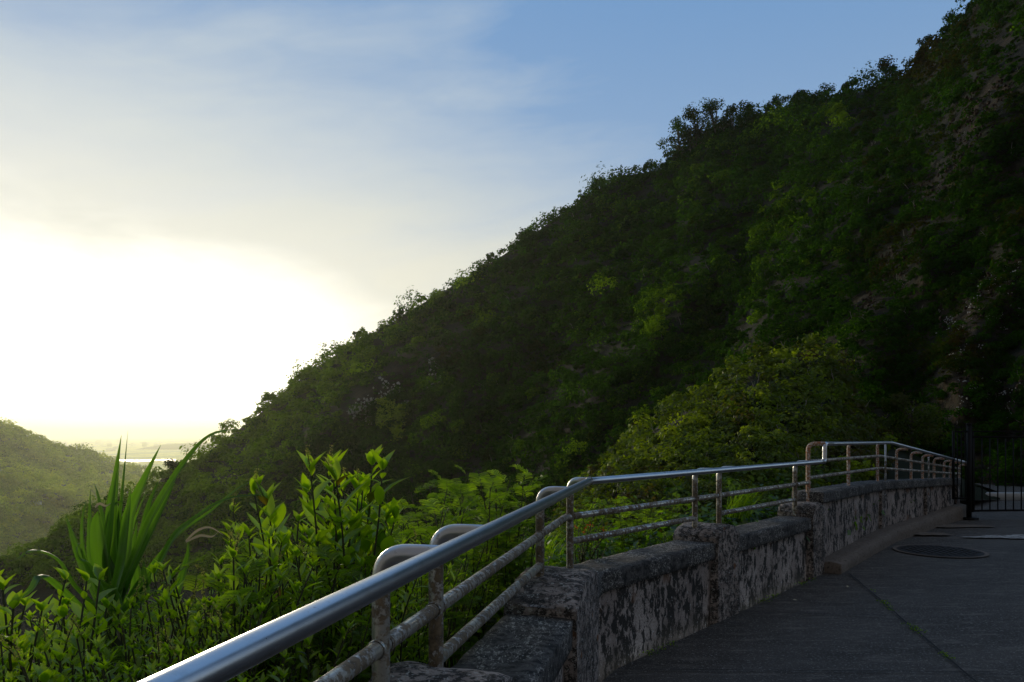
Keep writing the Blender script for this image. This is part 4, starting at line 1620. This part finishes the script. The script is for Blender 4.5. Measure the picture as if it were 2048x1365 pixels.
def broad_shrub(rng, H=1.0, spread=.5, nst=14, leafL=.075, tint=.55, spikes=5, wr=.42, npl=20, lowleaf=.15):
    """meshes (stems, leaves, flower spikes) around the origin"""
    ms, ml, mf = MB(), MB(), []
    for i in range(nst):
        az_ = rng.uniform(0, 2 * PI)
        h_ = H * rng.uniform(.5, 1.0)
        p_ = stem_path(np.array([rng.normal() * .05, rng.normal() * .05, 0]), az_, rng.uniform(.1, spread), h_, rng)
        ms.tube(p_, np.linspace(.007, .0025, len(p_)), 5, .5, False)
        for j in range(npl):
            f = lowleaf + (1 - lowleaf) * (j + rng.uniform(0, .8)) / npl
            ff = f * (len(p_) - 1); k = min(int(ff), len(p_) - 2)
            b_ = p_[k] + (p_[k + 1] - p_[k]) * (ff - k)
            tan = norm(p_[k + 1] - p_[k])
            a2 = j * 2.4 + rng.uniform(-.5, .5)
            o_ = np.array([math.cos(a2), math.sin(a2), 0])
            up_amt = .35 + f * .9
            dr = norm(o_ + tan * up_amt + rng.normal(size=3) * .15)
            L_ = leafL * rng.uniform(.5, 1.25) * (1.0 if f < .93 else .7)
            leaf_geo(b_ + dr * .004, dr, np.array([0, 0, 1.0]) + tan * .3 - o_ * .4, L_, L_ * wr * rng.uniform(.85, 1.15), rng.uniform(-.15, .5), ml,
                     (rng.uniform(0, .05) if rng.uniform() < .025 else float(np.clip(tint + .35 * (f - .5) + rng.normal() * .12, .1, 1))))
        for q in range(5):
            a2 = rng.uniform(0, 6.28)
            dr = norm(np.array([math.cos(a2) * .6, math.sin(a2) * .6, 1]))
            leaf_geo(p_[-1], dr, np.array([math.cos(a2), math.sin(a2), .2]) * -1, leafL * rng.uniform(.45, .95), leafL * wr * rng.uniform(.5, .9), .12, ml, min(1, tint + rng.uniform(.15, .35)))
        if i < spikes:
            dr = norm(np.array([rng.normal() * .45, rng.normal() * .45, 1]))
            sp_ = [p_[-1] + dr * (.09 * k / 6) + np.array([rng.normal() * .002, 0, 0]) + np.array([dr[0], dr[1], -.3]) * .02 * (k / 6) ** 2 for k in range(7)]
            ms.tube(sp_, np.linspace(.002, .001, 7), 4, .5, False)
            sk = MB(); mf.append(sk)
            for k in range(46):
                f = rng.uniform(.1, 1)
                c_ = p_[-1] + dr * .09 * f + rng.normal(size=3) * .0035
                V_, Q_ = rhombs(c_[None], norm(rng.normal(size=(1, 3))), .0075, .006, rng)
                sk.add(V_, Q_, rng.uniform(0, 1))
    return ms, ml, mf


def frond(base, dirv, L, mb, ms, rng, t_, pairs=7, nlf=11):
    """twice-divided feathery leaf"""
    d = norm(dirv); side = norm(np.cross(d, np.array([0, 0, 1.0]))); up_ = np.cross(side, d)
    pts_ = [base + d * L * f - np.array([0, 0, 1]) * L * .35 * f * f for f in np.linspace(0, 1, 7)]
    ms.tube(pts_, np.linspace(.0018, .0008, 7), 3, .5, False)
    cs, ns, as_, Ls = [], [], [], []
    for i in range(pairs):
        f = .2 + .8 * i / (pairs - 1)
        b_ = base + d * L * f - np.array([0, 0, 1]) * L * .35 * f * f
        for sg in (-1, 1):
            pd = norm(side * sg + d * .55 + up_ * rng.uniform(-.05, .25))
            pl_ = L * .42 * (1 - .35 * abs(f - .5))
            n2 = norm(np.cross(pd, side * sg * .2 + d) + rng.normal(size=3) * .45)
            q = norm(np.cross(n2, pd))
            for j in range(nlf):
                g = .1 + .9 * j / (nlf - 1)
                c_ = b_ + pd * pl_ * g - np.array([0, 0, 1]) * pl_ * .25 * g * g
                for s2 in (-1, 1):
                    ax = norm(q * s2 + pd * .45)
                    ll = pl_ * .20 * (1 - .3 * g)
                    cs.append(c_ + ax * ll * .5); as_.append(ax); ns.append(n2); Ls.append(ll)
    cs, as_, ns, Ls = map(np.array, (cs, as_, ns, Ls))
    b = np.cross(ns, as_)
    Ls = Ls[:, None]
    V = np.stack([cs - as_ * Ls * .5, cs + b * Ls * .24, cs + as_ * Ls * .5, cs - b * Ls * .24], 1).reshape(-1, 3)
    mb.add(V, np.arange(len(V)).reshape(-1, 4), t_)


def ferny_shrub(rng, H=.9, spread=.6, nst=9, fl=.15, tint=.6, nf=7):
    ms, ml = MB(), MB()
    for i in range(nst):
        az_ = rng.uniform(0, 2 * PI)
        p_ = stem_path(np.array([rng.normal() * .04, rng.normal() * .04, 0]), az_, rng.uniform(.1, spread), H * rng.uniform(.6, 1), rng)
        ms.tube(p_, np.linspace(.007, .0025, len(p_)), 5, .5, False)
        for j in range(nf):
            f = .3 + .7 * (j + .6) / nf
            ff = f * (len(p_) - 1); k = min(int(ff), len(p_) - 2)
            b_ = p_[k] + (p_[k + 1] - p_[k]) * (ff - k)
            a2 = j * 2.4 + i + rng.uniform(-.4, .4)
            dr = np.array([math.cos(a2), math.sin(a2), .45 + .9 * f + rng.normal() * .35])
            frond(b_, dr, fl * rng.uniform(.8, 1.2), ml, ms, rng, float(np.clip(tint + .35 * (f - .6) + rng.normal() * .08, 0, 1)))
    return ms, ml, []


def place(name, parts, x, y, z, label, cat, group, rot=0.0, s=1.0, leafmat='near_leaf'):
    root = empty(name, (x, y, z), label, cat, group)
    root.rotation_euler = (0, 0, rot); root.scale = (s, s, s)
    ms, ml, mf = parts
    o = obj('stem', ms.mesh('stem', True), M['twig'], root, (0, 0, 0))
    obj('foliage', ml.mesh('foliage'), M[leafmat], root, (0, 0, 0))
    for sk in mf: obj('flower_spike', sk.mesh('flower'), M['flower'], root, (0, 0, 0))
    return root

rb = np.random.default_rng(5)
protos = {
    'broad_a': (broad_shrub(rb, 1.0, .20, 26, .105, .72, 8, .40, 26, .02), 'near_leaf'),
    'broad_b': (broad_shrub(rb, 1.0, .32, 30, .066, .74, 10, .36, 36, .02), 'near_leaf'),
    'small': (broad_shrub(rb, 1.0, .32, 44, .046, .76, 3, .40, 40, .02), 'near_leaf'),
    'oval': (broad_shrub(rb, 1.0, .22, 18, .058, .95, 0, .60, 26, .02), 'near_leaf'),
    'fern_a': (ferny_shrub(rb, 1.0, .28, 13, .15, .7, 10), 'fern_leaf'),
    'fern_b': (ferny_shrub(rb, 1.0, .38, 16, .12, .6, 10), 'fern_leaf'),
}
built = {}


def plant(kind, name, px, ytop, d, label, group='shrubs on the bank below the railing', extra_h=0.0, cat='shrub', minH=.5):
    x_, y_ = (px - 1024) / F * d, d
    zt = EYE - (ytop - 870) / F * d - (.065 if px > 500 else .02)
    zb = min(bank_z(x_, y_), zt - minH)
    H = zt - zb
    # a long-stemmed plant: scale keeps leaves near life size, so the rest of the height is set by the ground under it
    s = min(H, 1.15)
    zb = zt - s
    if kind in built:
        r = copy_tree(built[kind])
        r.location = (x_, y_, zb)
    else:
        parts, lm = protos[kind]
        r = place(name, parts, x_, y_, zb, label, cat, group, 0, 1, lm)
        built[kind] = r
    r.name = name
    r['label'] = label; r['group'] = group; r['category'] = cat
    r.rotation_euler = (0, 0, random.uniform(0, 6.28))
    r.scale = (s, s, s)
    return r

fg = [
    ('broad_a', 'broad_leaved_shrub', 690, 898, 2.9, 'tall bright broad-leaved shrub standing highest above the curved railing post'),
    ('broad_a', 'broad_leaved_shrub', 640, 945, 3.1, 'broad-leaved shrub tucked behind the left side of the tallest shrub'),
    ('broad_b', 'flowering_shrub', 560, 1000, 2.7, 'shrub with curled yellow-green flower spikes left of the tallest shrub'),
    ('broad_b', 'flowering_shrub', 470, 1072, 2.5, 'shrub with pale flower spikes between the strap-leaved plant and the tall shrub'),
    ('broad_b', 'flowering_shrub', 610, 1060, 2.45, 'leafy flowering shrub in shade below the tallest shrub'),
    ('fern_b', 'feathery_shrub', 445, 1100, 2.35, 'feathery shrub beside the curled dry leaves of the strap-leaved plant'),
    ('fern_a', 'feathery_shrub', 560, 1075, 2.6, 'drooping feathery shrub below the flower spikes'),
    ('fern_b', 'feathery_shrub', 640, 1110, 2.5, 'dark feathery shrub just above the middle of the near top rail'),
    ('fern_a', 'feathery_shrub', 800, 985, 3.6, 'feathery yellow-green shrub right of the tallest shrub'),
    ('fern_b', 'feathery_shrub', 870, 945, 4.2, 'feathery shrub with a lone raised tip behind the curved posts'),
    ('fern_a', 'feathery_shrub', 945, 930, 4.6, 'upright feathery shrub in front of the darkest part of the slope'),
    ('fern_a', 'feathery_shrub', 1000, 920, 5.0, 'tallest feathery shrub left of the railing corner'),
    ('fern_b', 'feathery_shrub', 1040, 1005, 4.8, 'low feathery shrub under the railing corner'),
    ('fern_b', 'feathery_shrub', 900, 1030, 3.7, 'feathery shrub seen behind the second curved post'),
    ('broad_b', 'flowering_shrub', 760, 1045, 3.1, 'broad dark-leaved shrub directly behind the first curved post'),
    ('broad_b', 'flowering_shrub', 700, 1075, 2.7, 'dark shrub below the tallest shrub touching the top rail'),
    ('oval', 'oval_leaved_shrub', 20, 1135, 1.9, 'bright oval-leaved shrub at the left edge of the view'),
    ('oval', 'oval_leaved_shrub', 75, 1085, 2.2, 'oval-leaved spray reaching up left of the strap-leaved plant'),
    ('oval', 'oval_leaved_shrub', -60, 1130, 2.1, 'oval-leaved shrub cut by the left edge of the view'),
    ('small', 'small_leaved_shrub', 60, 1235, 2.0, 'small-leaved shrub under the oval-leaved spray'),
    ('small', 'small_leaved_shrub', 150, 1235, 2.15, 'small-leaved shrub in front of the foot of the strap-leaved plant'),
    ('small', 'small_leaved_shrub', 250, 1240, 2.05, 'pale tipped small-leaved shrub right of the foot of the strap-leaved plant'),
    ('small', 'small_leaved_shrub', 335, 1195, 2.1, 'small-leaved shrub with raised tips below the long drooping leaf'),
    ('broad_b', 'flowering_shrub', 410, 1125, 2.25, 'leafy shrub with spikes at the right of the strap-leaved plant'),
    ('small', 'small_leaved_shrub', 110, 1275, 1.85, 'low small-leaved shrub at the bottom left corner'),
    ('small', 'small_leaved_shrub', 210, 1260, 1.85, 'low small-leaved shrub just left of the near end of the top rail'),
    ('small', 'small_leaved_shrub', 320, 1245, 1.9, 'small-leaved shrub crowding against the near end of the top rail'),
    ('small', 'small_leaved_shrub', 420, 1205, 2.0, 'small-leaved shrub behind the near top rail below the feathery shrub'),
    ('small', 'small_leaved_shrub', 520, 1165, 2.15, 'small-leaved shrub in shade above the near top rail'),
    ('fern_b', 'feathery_shrub', 275, 1205, 2.5, 'feathery plant at the right foot of the strap-leaved plant'),
    ('small', 'small_leaved_shrub', 95, 1190, 2.7, 'small-leaved shrub in the gap left of the strap-leaved plant'),
    ('broad_b', 'flowering_shrub', 185, 1210, 2.6, 'spiked shrub hiding the stem of the strap-leaved plant'),
    ('broad_b', 'flowering_shrub', 290, 1185, 2.6, 'dark leafed shrub at the right side of the strap-leaved plant'),
    ('oval', 'oval_leaved_shrub', 30, 1190, 2.5, 'dim oval-leaved shrub behind the bright one at the left edge'),
    ('small', 'small_leaved_shrub', 0, 1260, 1.75, 'small-leaved shrub filling the extreme lower left corner'),
    ('broad_b', 'flowering_shrub', 820, 1090, 3.3, 'dark shrub filling the gap between the first two posts'),
    ('small', 'small_leaved_shrub', 950, 1090, 4.3, 'small-leaved shrub behind the lower rails near the second post'),
    ('fern_b', 'feathery_shrub', 1180, 985, 6.6, 'feathery bush seen between the rails just past the corner'),
    ('fern_a', 'feathery_shrub', 1260, 985, 7.2, 'feathery bush behind the middle of the second railing bay'),
    ('fern_b', 'feathery_shrub', 1345, 975, 8.0, 'feathery bush left of the second humped pier'),
    ('small', 'small_leaved_shrub', 1250, 1070, 6.3, 'small-leaved shrub low behind the second bay of the wall'),
    ('small', 'small_leaved_shrub', 1340, 1045, 7.0, 'small-leaved shrub low behind the wall before the second humped pier'),
]
for k, (kind, name, px, yt, d, lab) in enumerate(fg):
    plant(kind, name, px, yt, d, lab)

# strap-leaved plant
def strap(base, pts, w0, mb, t_, twist=0.0, fold=.5, rng=RNG):
    """long channelled leaf along a 3-D polyline; pts are points after the base"""
    ctrl = np.array([base] + list(pts), float)
    n = 26
    tt = np.linspace(0, len(ctrl) - 1, n)
    # Catmull-Rom
    cc = np.vstack([2 * ctrl[0] - ctrl[1], ctrl, 2 * ctrl[-1] - ctrl[-2]])
    out_ = []
    for v in tt:
        i = min(int(v), len(ctrl) - 2); f = v - i
        p0, p1, p2, p3 = cc[i], cc[i + 1], cc[i + 2], cc[i + 3]
        out_.append(.5 * ((2 * p1) + (-p0 + p2) * f + (2 * p0 - 5 * p1 + 4 * p2 - p3) * f ** 2 + (-p0 + 3 * p1 - 3 * p2 + p3) * f ** 3))
    c_ = np.array(out_)
    tan = norm(np.gradient(c_, axis=0))
    V = []
    for i in range(n):
        f = i / (n - 1)
        view = np.array([0, -1.0, 0])
        s_ = norm(np.cross(tan[i], view)) if abs(np.dot(tan[i], view)) < .97 else np.array([1.0, 0, 0])
        a_ = twist * (f - .2)
        nrm_ = np.cross(s_, tan[i])
        s_ = s_ * math.cos(a_) + nrm_ * math.sin(a_)
        nrm_ = np.cross(s_, tan[i])
        wv = w0 * .5 * (min(1, .55 + f * 1.6)) * (1 - max(0, (f - .35) / .65) ** 1.6) + .0006
        V += [c_[i] + s_ * wv + nrm_ * wv * fold, c_[i] + s_ * wv * .5 + nrm_ * wv * fold * .3, c_[i], c_[i] - s_ * wv * .5 + nrm_ * wv * fold * .3, c_[i] - s_ * wv + nrm_ * wv * fold]
    Q = []
    for i in range(n - 1):
        for k in range(4):
            a_ = i * 5 + k
            Q.append((a_, a_ + 1, a_ + 6, a_ + 5))
    cols = np.clip(t_ + np.array([.25, -.12, .12, -.15, .2]), 0, 1)
    mb.add(V, Q, np.tile(cols, n))

ds = 3.0
sb = P(222, 1262, ds)
sp_root = empty('strap_leaved_plant', tuple(sb), 'large plant with long upright strap-shaped leaves rising above the small shrubs', 'plant')
leaves = [
    # (waypoints in photo columns/rows with distance offset), width px, tint, twist
    ([(225, 1100, 0), (232, 980, .02), (243, 870, .05)], 34, .75, .6),
    ([(235, 1100, .05), (245, 1000, .05), (256, 862, .1)], 16, .35, .9),
    ([(250, 1120, -.02), (262, 1030, -.05), (290, 960, -.08), (322, 890, -.1)], 33, .75, .5),
    ([(270, 1110, -.1), (310, 1020, -.15), (370, 925, -.2), (420, 872, -.2), (475, 858, -.25)], 17, .45, 1.0),
    ([(275, 1120, .1), (320, 1020, .1), (360, 940, .1), (400, 885, .05), (430, 868, 0)], 14, .35, 1.4),
    ([(205, 1120, -.1), (197, 1050, -.12), (196, 1022, -.13)], 40, .85, .2),
    ([(190, 1130, .05), (182, 1060, .06), (181, 978, .08)], 22, .45, .5),
    ([(170, 1130, .1), (150, 1080, .1), (132, 1030, .12)], 24, .35, .3),
    ([(215, 1100, .15), (200, 1000, .18), (188, 965, .2)], 16, .3, .8),
    ([(262, 1140, .08), (285, 1080, .1), (300, 1010, .1), (318, 960, .1)], 26, .3, .6),
    ([(300, 1160, -.2), (345, 1080, -.3), (380, 1045, -.35), (450, 1000, -.35), (535, 988, -.4)], 13, .15, 1.3),
    ([(300, 1150, .2), (350, 1075, .2), (420, 1025, .2), (480, 975, .15), (530, 955, .1)], 11, .55, 1.6),
    ([(205, 1180, -.3), (180, 1130, -.4), (160, 1115, -.45), (155, 1095, -.5), (162, 1086, -.45)], 20, .5, .9),
    ([(235, 1190, -.15), (190, 1150, -.3), (165, 1105, -.4)], 34, .40, .4),
    ([(245, 1180, 0), (215, 1100, 0), (225, 1020, 0), (250, 1000, 0)], 24, .5, 1.2),
    ([(285, 1190, -.15), (290, 1160, -.2), (288, 1122, -.2)], 34, .45, .3),
    ([(275, 1180, .1), (270, 1110, .1), (275, 1040, .1)], 30, .4, .4),
    ([(240, 1170, .05), (238, 1090, .05), (236, 1010, .05)], 38, .6, .2),
    ([(150, 1200, -.1), (90, 1150, -.2), (60, 1180, -.3), (10, 1220, -.4)], 20, .5, 1.0),
    ([(180, 1240, -.2), (120, 1280, -.4), (60, 1290, -.5), (20, 1345, -.5)], 20, .3, 1.2),
    ([(330, 1220, .2), (372, 1130, .2), (378, 1080, .2)], 24, .3, .4),
    ([(210, 1180, .2), (232, 1120, .2), (205, 1015, .22)], 20, .35, .4),
    ([(215, 1140, -.1), (222, 1060, -.1), (228, 1000, -.1), (236, 930, -.1)], 18, .6, .5),
    ([(260, 1150, .0), (290, 1090, .0), (330, 1010, .0), (352, 960, .0)], 22, .5, .9),
    ([(285, 1160, .1), (330, 1100, .1), (365, 1050, .1)], 15, .45, .9),
    ([(240, 1140, -.2), (250, 1080, -.2), (258, 1015, -.2), (262, 975, -.2)], 20, .7, .3),
    ([(195, 1160, .1), (170, 1110, .1), (165, 1050, .1), (172, 1000, .1)], 14, .4, .3),
    ([(225, 1140, .1), (214, 1060, .1), (220, 985, .1), (238, 935, .1)], 10, .6, .7),
    ([(250, 1140, .1), (268, 1050, .1), (296, 975, .1)], 12, .8, .7),
    ([(160, 1180, -.2), (120, 1120, -.3), (70, 1100, -.4), (30, 1120, -.5)], 12, .5, 1.0),
]
for wp, wpx, tn, tw in leaves:
    mb = MB()
    pts3 = [P(x_, y_, ds + o_) for x_, y_, o_ in wp]
    b_ = sb + np.array([RNG.normal() * .03, RNG.normal() * .03, 0])
    strap(b_, pts3, .84 * wpx * ds / F, mb, tn, tw)
    obj('leaf', mb.mesh('leaf', True), M['strap'], sp_root)
# dry curled leaf ends
for wp in ([(372, 1082, 0), (395, 1062, -.03), (420, 1056, -.05), (446, 1070, -.05)], [(372, 1084, 0), (400, 1072, -.03), (425, 1074, -.05), (440, 1060, 0)],
           [(190, 1015, 0), (200, 1008, 0), (215, 1012, 0), (240, 990, 0)]):
    mb = MB()
    pts3 = [P(x_, y_, ds + o_) for x_, y_, o_ in wp]
    strap(pts3[0], pts3[1:], .009, mb, .9, 1.5)
    obj('dry_leaf', mb.mesh('leaf', True), M['dry'], sp_root)
# stout stem
mb = MB()
mb.tube([sb + np.array([0, 0, -.45]), sb + np.array([.01, 0, -.1]), sb + np.array([0, 0, .06])], [.05, .055, .045], 12)
obj('stem', mb.mesh('stem', True), M['twig'], sp_root)

# arching grass behind the third bay
def grass_clump(x, y, z, n, L, label, rng):
    root = empty('grass_tuft', (x, y, z), label, 'grass')
    mb_ = MB()
    for i in range(n):
        a_ = rng.uniform(-1.2, 1.6); l_ = L * rng.uniform(.6, 1.15)
        o_ = np.array([math.cos(a_), math.sin(a_) * .5, 0])
        b_ = np.array([x, y, z]) + rng.normal(size=3) * np.array([.07, .07, 0])
        V = []
        for k in range(8):
            f = k / 7
            c_ = b_ + o_ * l_ * .75 * f ** 1.5 + np.array([0, 0, 1]) * l_ * (f * 1.0 - .62 * f ** 2.4)
            wv = .0045 * (1 - f) + .0006
            V += [c_ + np.array([0.7, .7, 0]) * wv, c_ - np.array([.7, .7, 0]) * wv]
        mb_.add(V, [(2 * k, 2 * k + 1, 2 * k + 3, 2 * k + 2) for k in range(7)], rng.uniform(.4, 1))
    obj('blades', mb_.mesh('blades'), M['fern_leaf'], root)
p_ = P(1475, 1035, 8.6)
grass_clump(p_[0], p_[1], p_[2], 110, .75, 'tuft of arching pale grass behind the railing past the second humped pier', RNG)
p_ = P(1085, 1110, 5.6)
grass_clump(p_[0], p_[1], p_[2], 40, .4, 'small grass tuft beside the corner pier', RNG)

# red-flowered weed behind the corner
p_ = P(1170, 1105, 5.7)
r_ = place('flowering_weed', broad_shrub(np.random.default_rng(3), .42, .7, 16, .035, .45, 0, .6, 16), p_[0], p_[1], p_[2] - .15, 'low weed with tiny orange-red flowers behind the corner pier', 'weed', None)
for k in range(9):
    mb = MB()
    c_ = p_ + np.array([RNG.uniform(-.14, .14), RNG.uniform(-.1, .05), .10 + RNG.uniform(0, .12)])
    V_, Q_ = rhombs(c_ + RNG.normal(size=(10, 3)) * .008, norm(RNG.normal(size=(10, 3))), .014, .011, RNG)
    mb.add(V_, Q_, RNG.uniform(0, 1))
    obj('flower', mb.mesh('flower'), M['red_flower'], r_)

# leafy ground cover on the bank
cen, nr_ = [], []
for k in range(4200):
    i = RNG.integers(4, len(wo_) - 12)
    s_ = RNG.uniform(.05, 1) ** 1.5 * 24
    q = wo_[i] + nn_[i] * s_ + RNG.normal(size=2) * (.15 + .06 * s_)
    cen.append((q[0], q[1], float(np.interp(s_, dist, zz)) + .12)); nr_.append((0, 0, 1))
cen = np.array(cen, float)
V_, Q_, T_ = clump_leaves(cen, np.array(nr_, float), RNG.uniform(.18, .38, len(cen)) * (1 + .10 * np.maximum(0, cen[:, 1] - 4)).clip(1, 3), 60, np.full(len(cen), .06) * (1 + .08 * np.maximum(0, cen[:, 1] - 4)).clip(1, 3), np.clip(RNG.normal(size=len(cen)) * .15 + .4, 0, 1), RNG)
tag(obj('bank_undergrowth', make_mesh('bank_undergrowth', V_, Q_, T_), M['near_leaf']), 'dense leafy undergrowth on the bank below the railing', 'undergrowth', kind='stuff')

cen = []
for k in range(2600):
    i = RNG.integers(4, len(wo_) - 12)
    s_ = RNG.uniform(12, 64)
    q = wo_[i] + nn_[i] * s_ + RNG.normal(size=2) * s_ * .22
    cen.append((q[0], q[1], float(np.interp(s_, dist, zz)) + .5))
cen = np.array(cen, float)
V_, Q_, T_ = clump_leaves(cen, np.tile([0, 0, 1.0], (len(cen), 1)), RNG.uniform(.8, 1.9, len(cen)), 60, np.full(len(cen), .28), np.clip(RNG.normal(size=len(cen)) * .12 + .5, 0, 1), RNG)
tag(obj('lower_bank_shrubbery', make_mesh('lower_bank_shrubbery', V_, Q_, T_), M['hill_leaf']), 'dark shrubs on the lower bank falling to the valley', 'shrubbery', kind='stuff')

# fallen leaves on the road
mb = MB()
for (x_, y_) in ((1695, 1178), (1590, 1205), (1690, 1090)):
    d_ = EYE * F / (y_ - 870)
    c_ = np.array([[(x_ - 1024) / F * d_, d_, .025]])
    V_, Q_ = rhombs(c_, np.array([[.1, -.3, 1.0]]), .05, .025, RNG)
    o = obj('fallen_leaf', make_mesh('fl', V_, Q_, np.full(4, .9)), M['dry'])
    tag(o, {1695: 'small pale dry leaf lying on the road below the end of the step', 1590: 'tiny dry leaf on the road near the wall foot', 1690: 'dry leaf lying on the concrete step'}[x_], 'leaf')
    if x_ == 1690: o.location = (.0, .0, .12)

# ------------------------------------------------------------------ haze
hv = MB()
hv.box((-4000, 13900, 14), (21000, 14500, 166.5))
hz = obj('haze', hv.mesh('haze'), None)
m, t, out = new_mat('haze')
vol = t.n.new('ShaderNodeVolumePrincipled')
vol.inputs['Color'].default_value = (.92, .94, .74, 1)
vol.inputs['Density'].default_value = HAZE_DENSITY
vol.inputs['Anisotropy'].default_value = .6
t.l.new(vol.outputs[0], out.inputs['Volume'])
hz.data.materials.append(m)
tag(hz, 'bright evening haze over the valley', 'haze', kind='stuff')
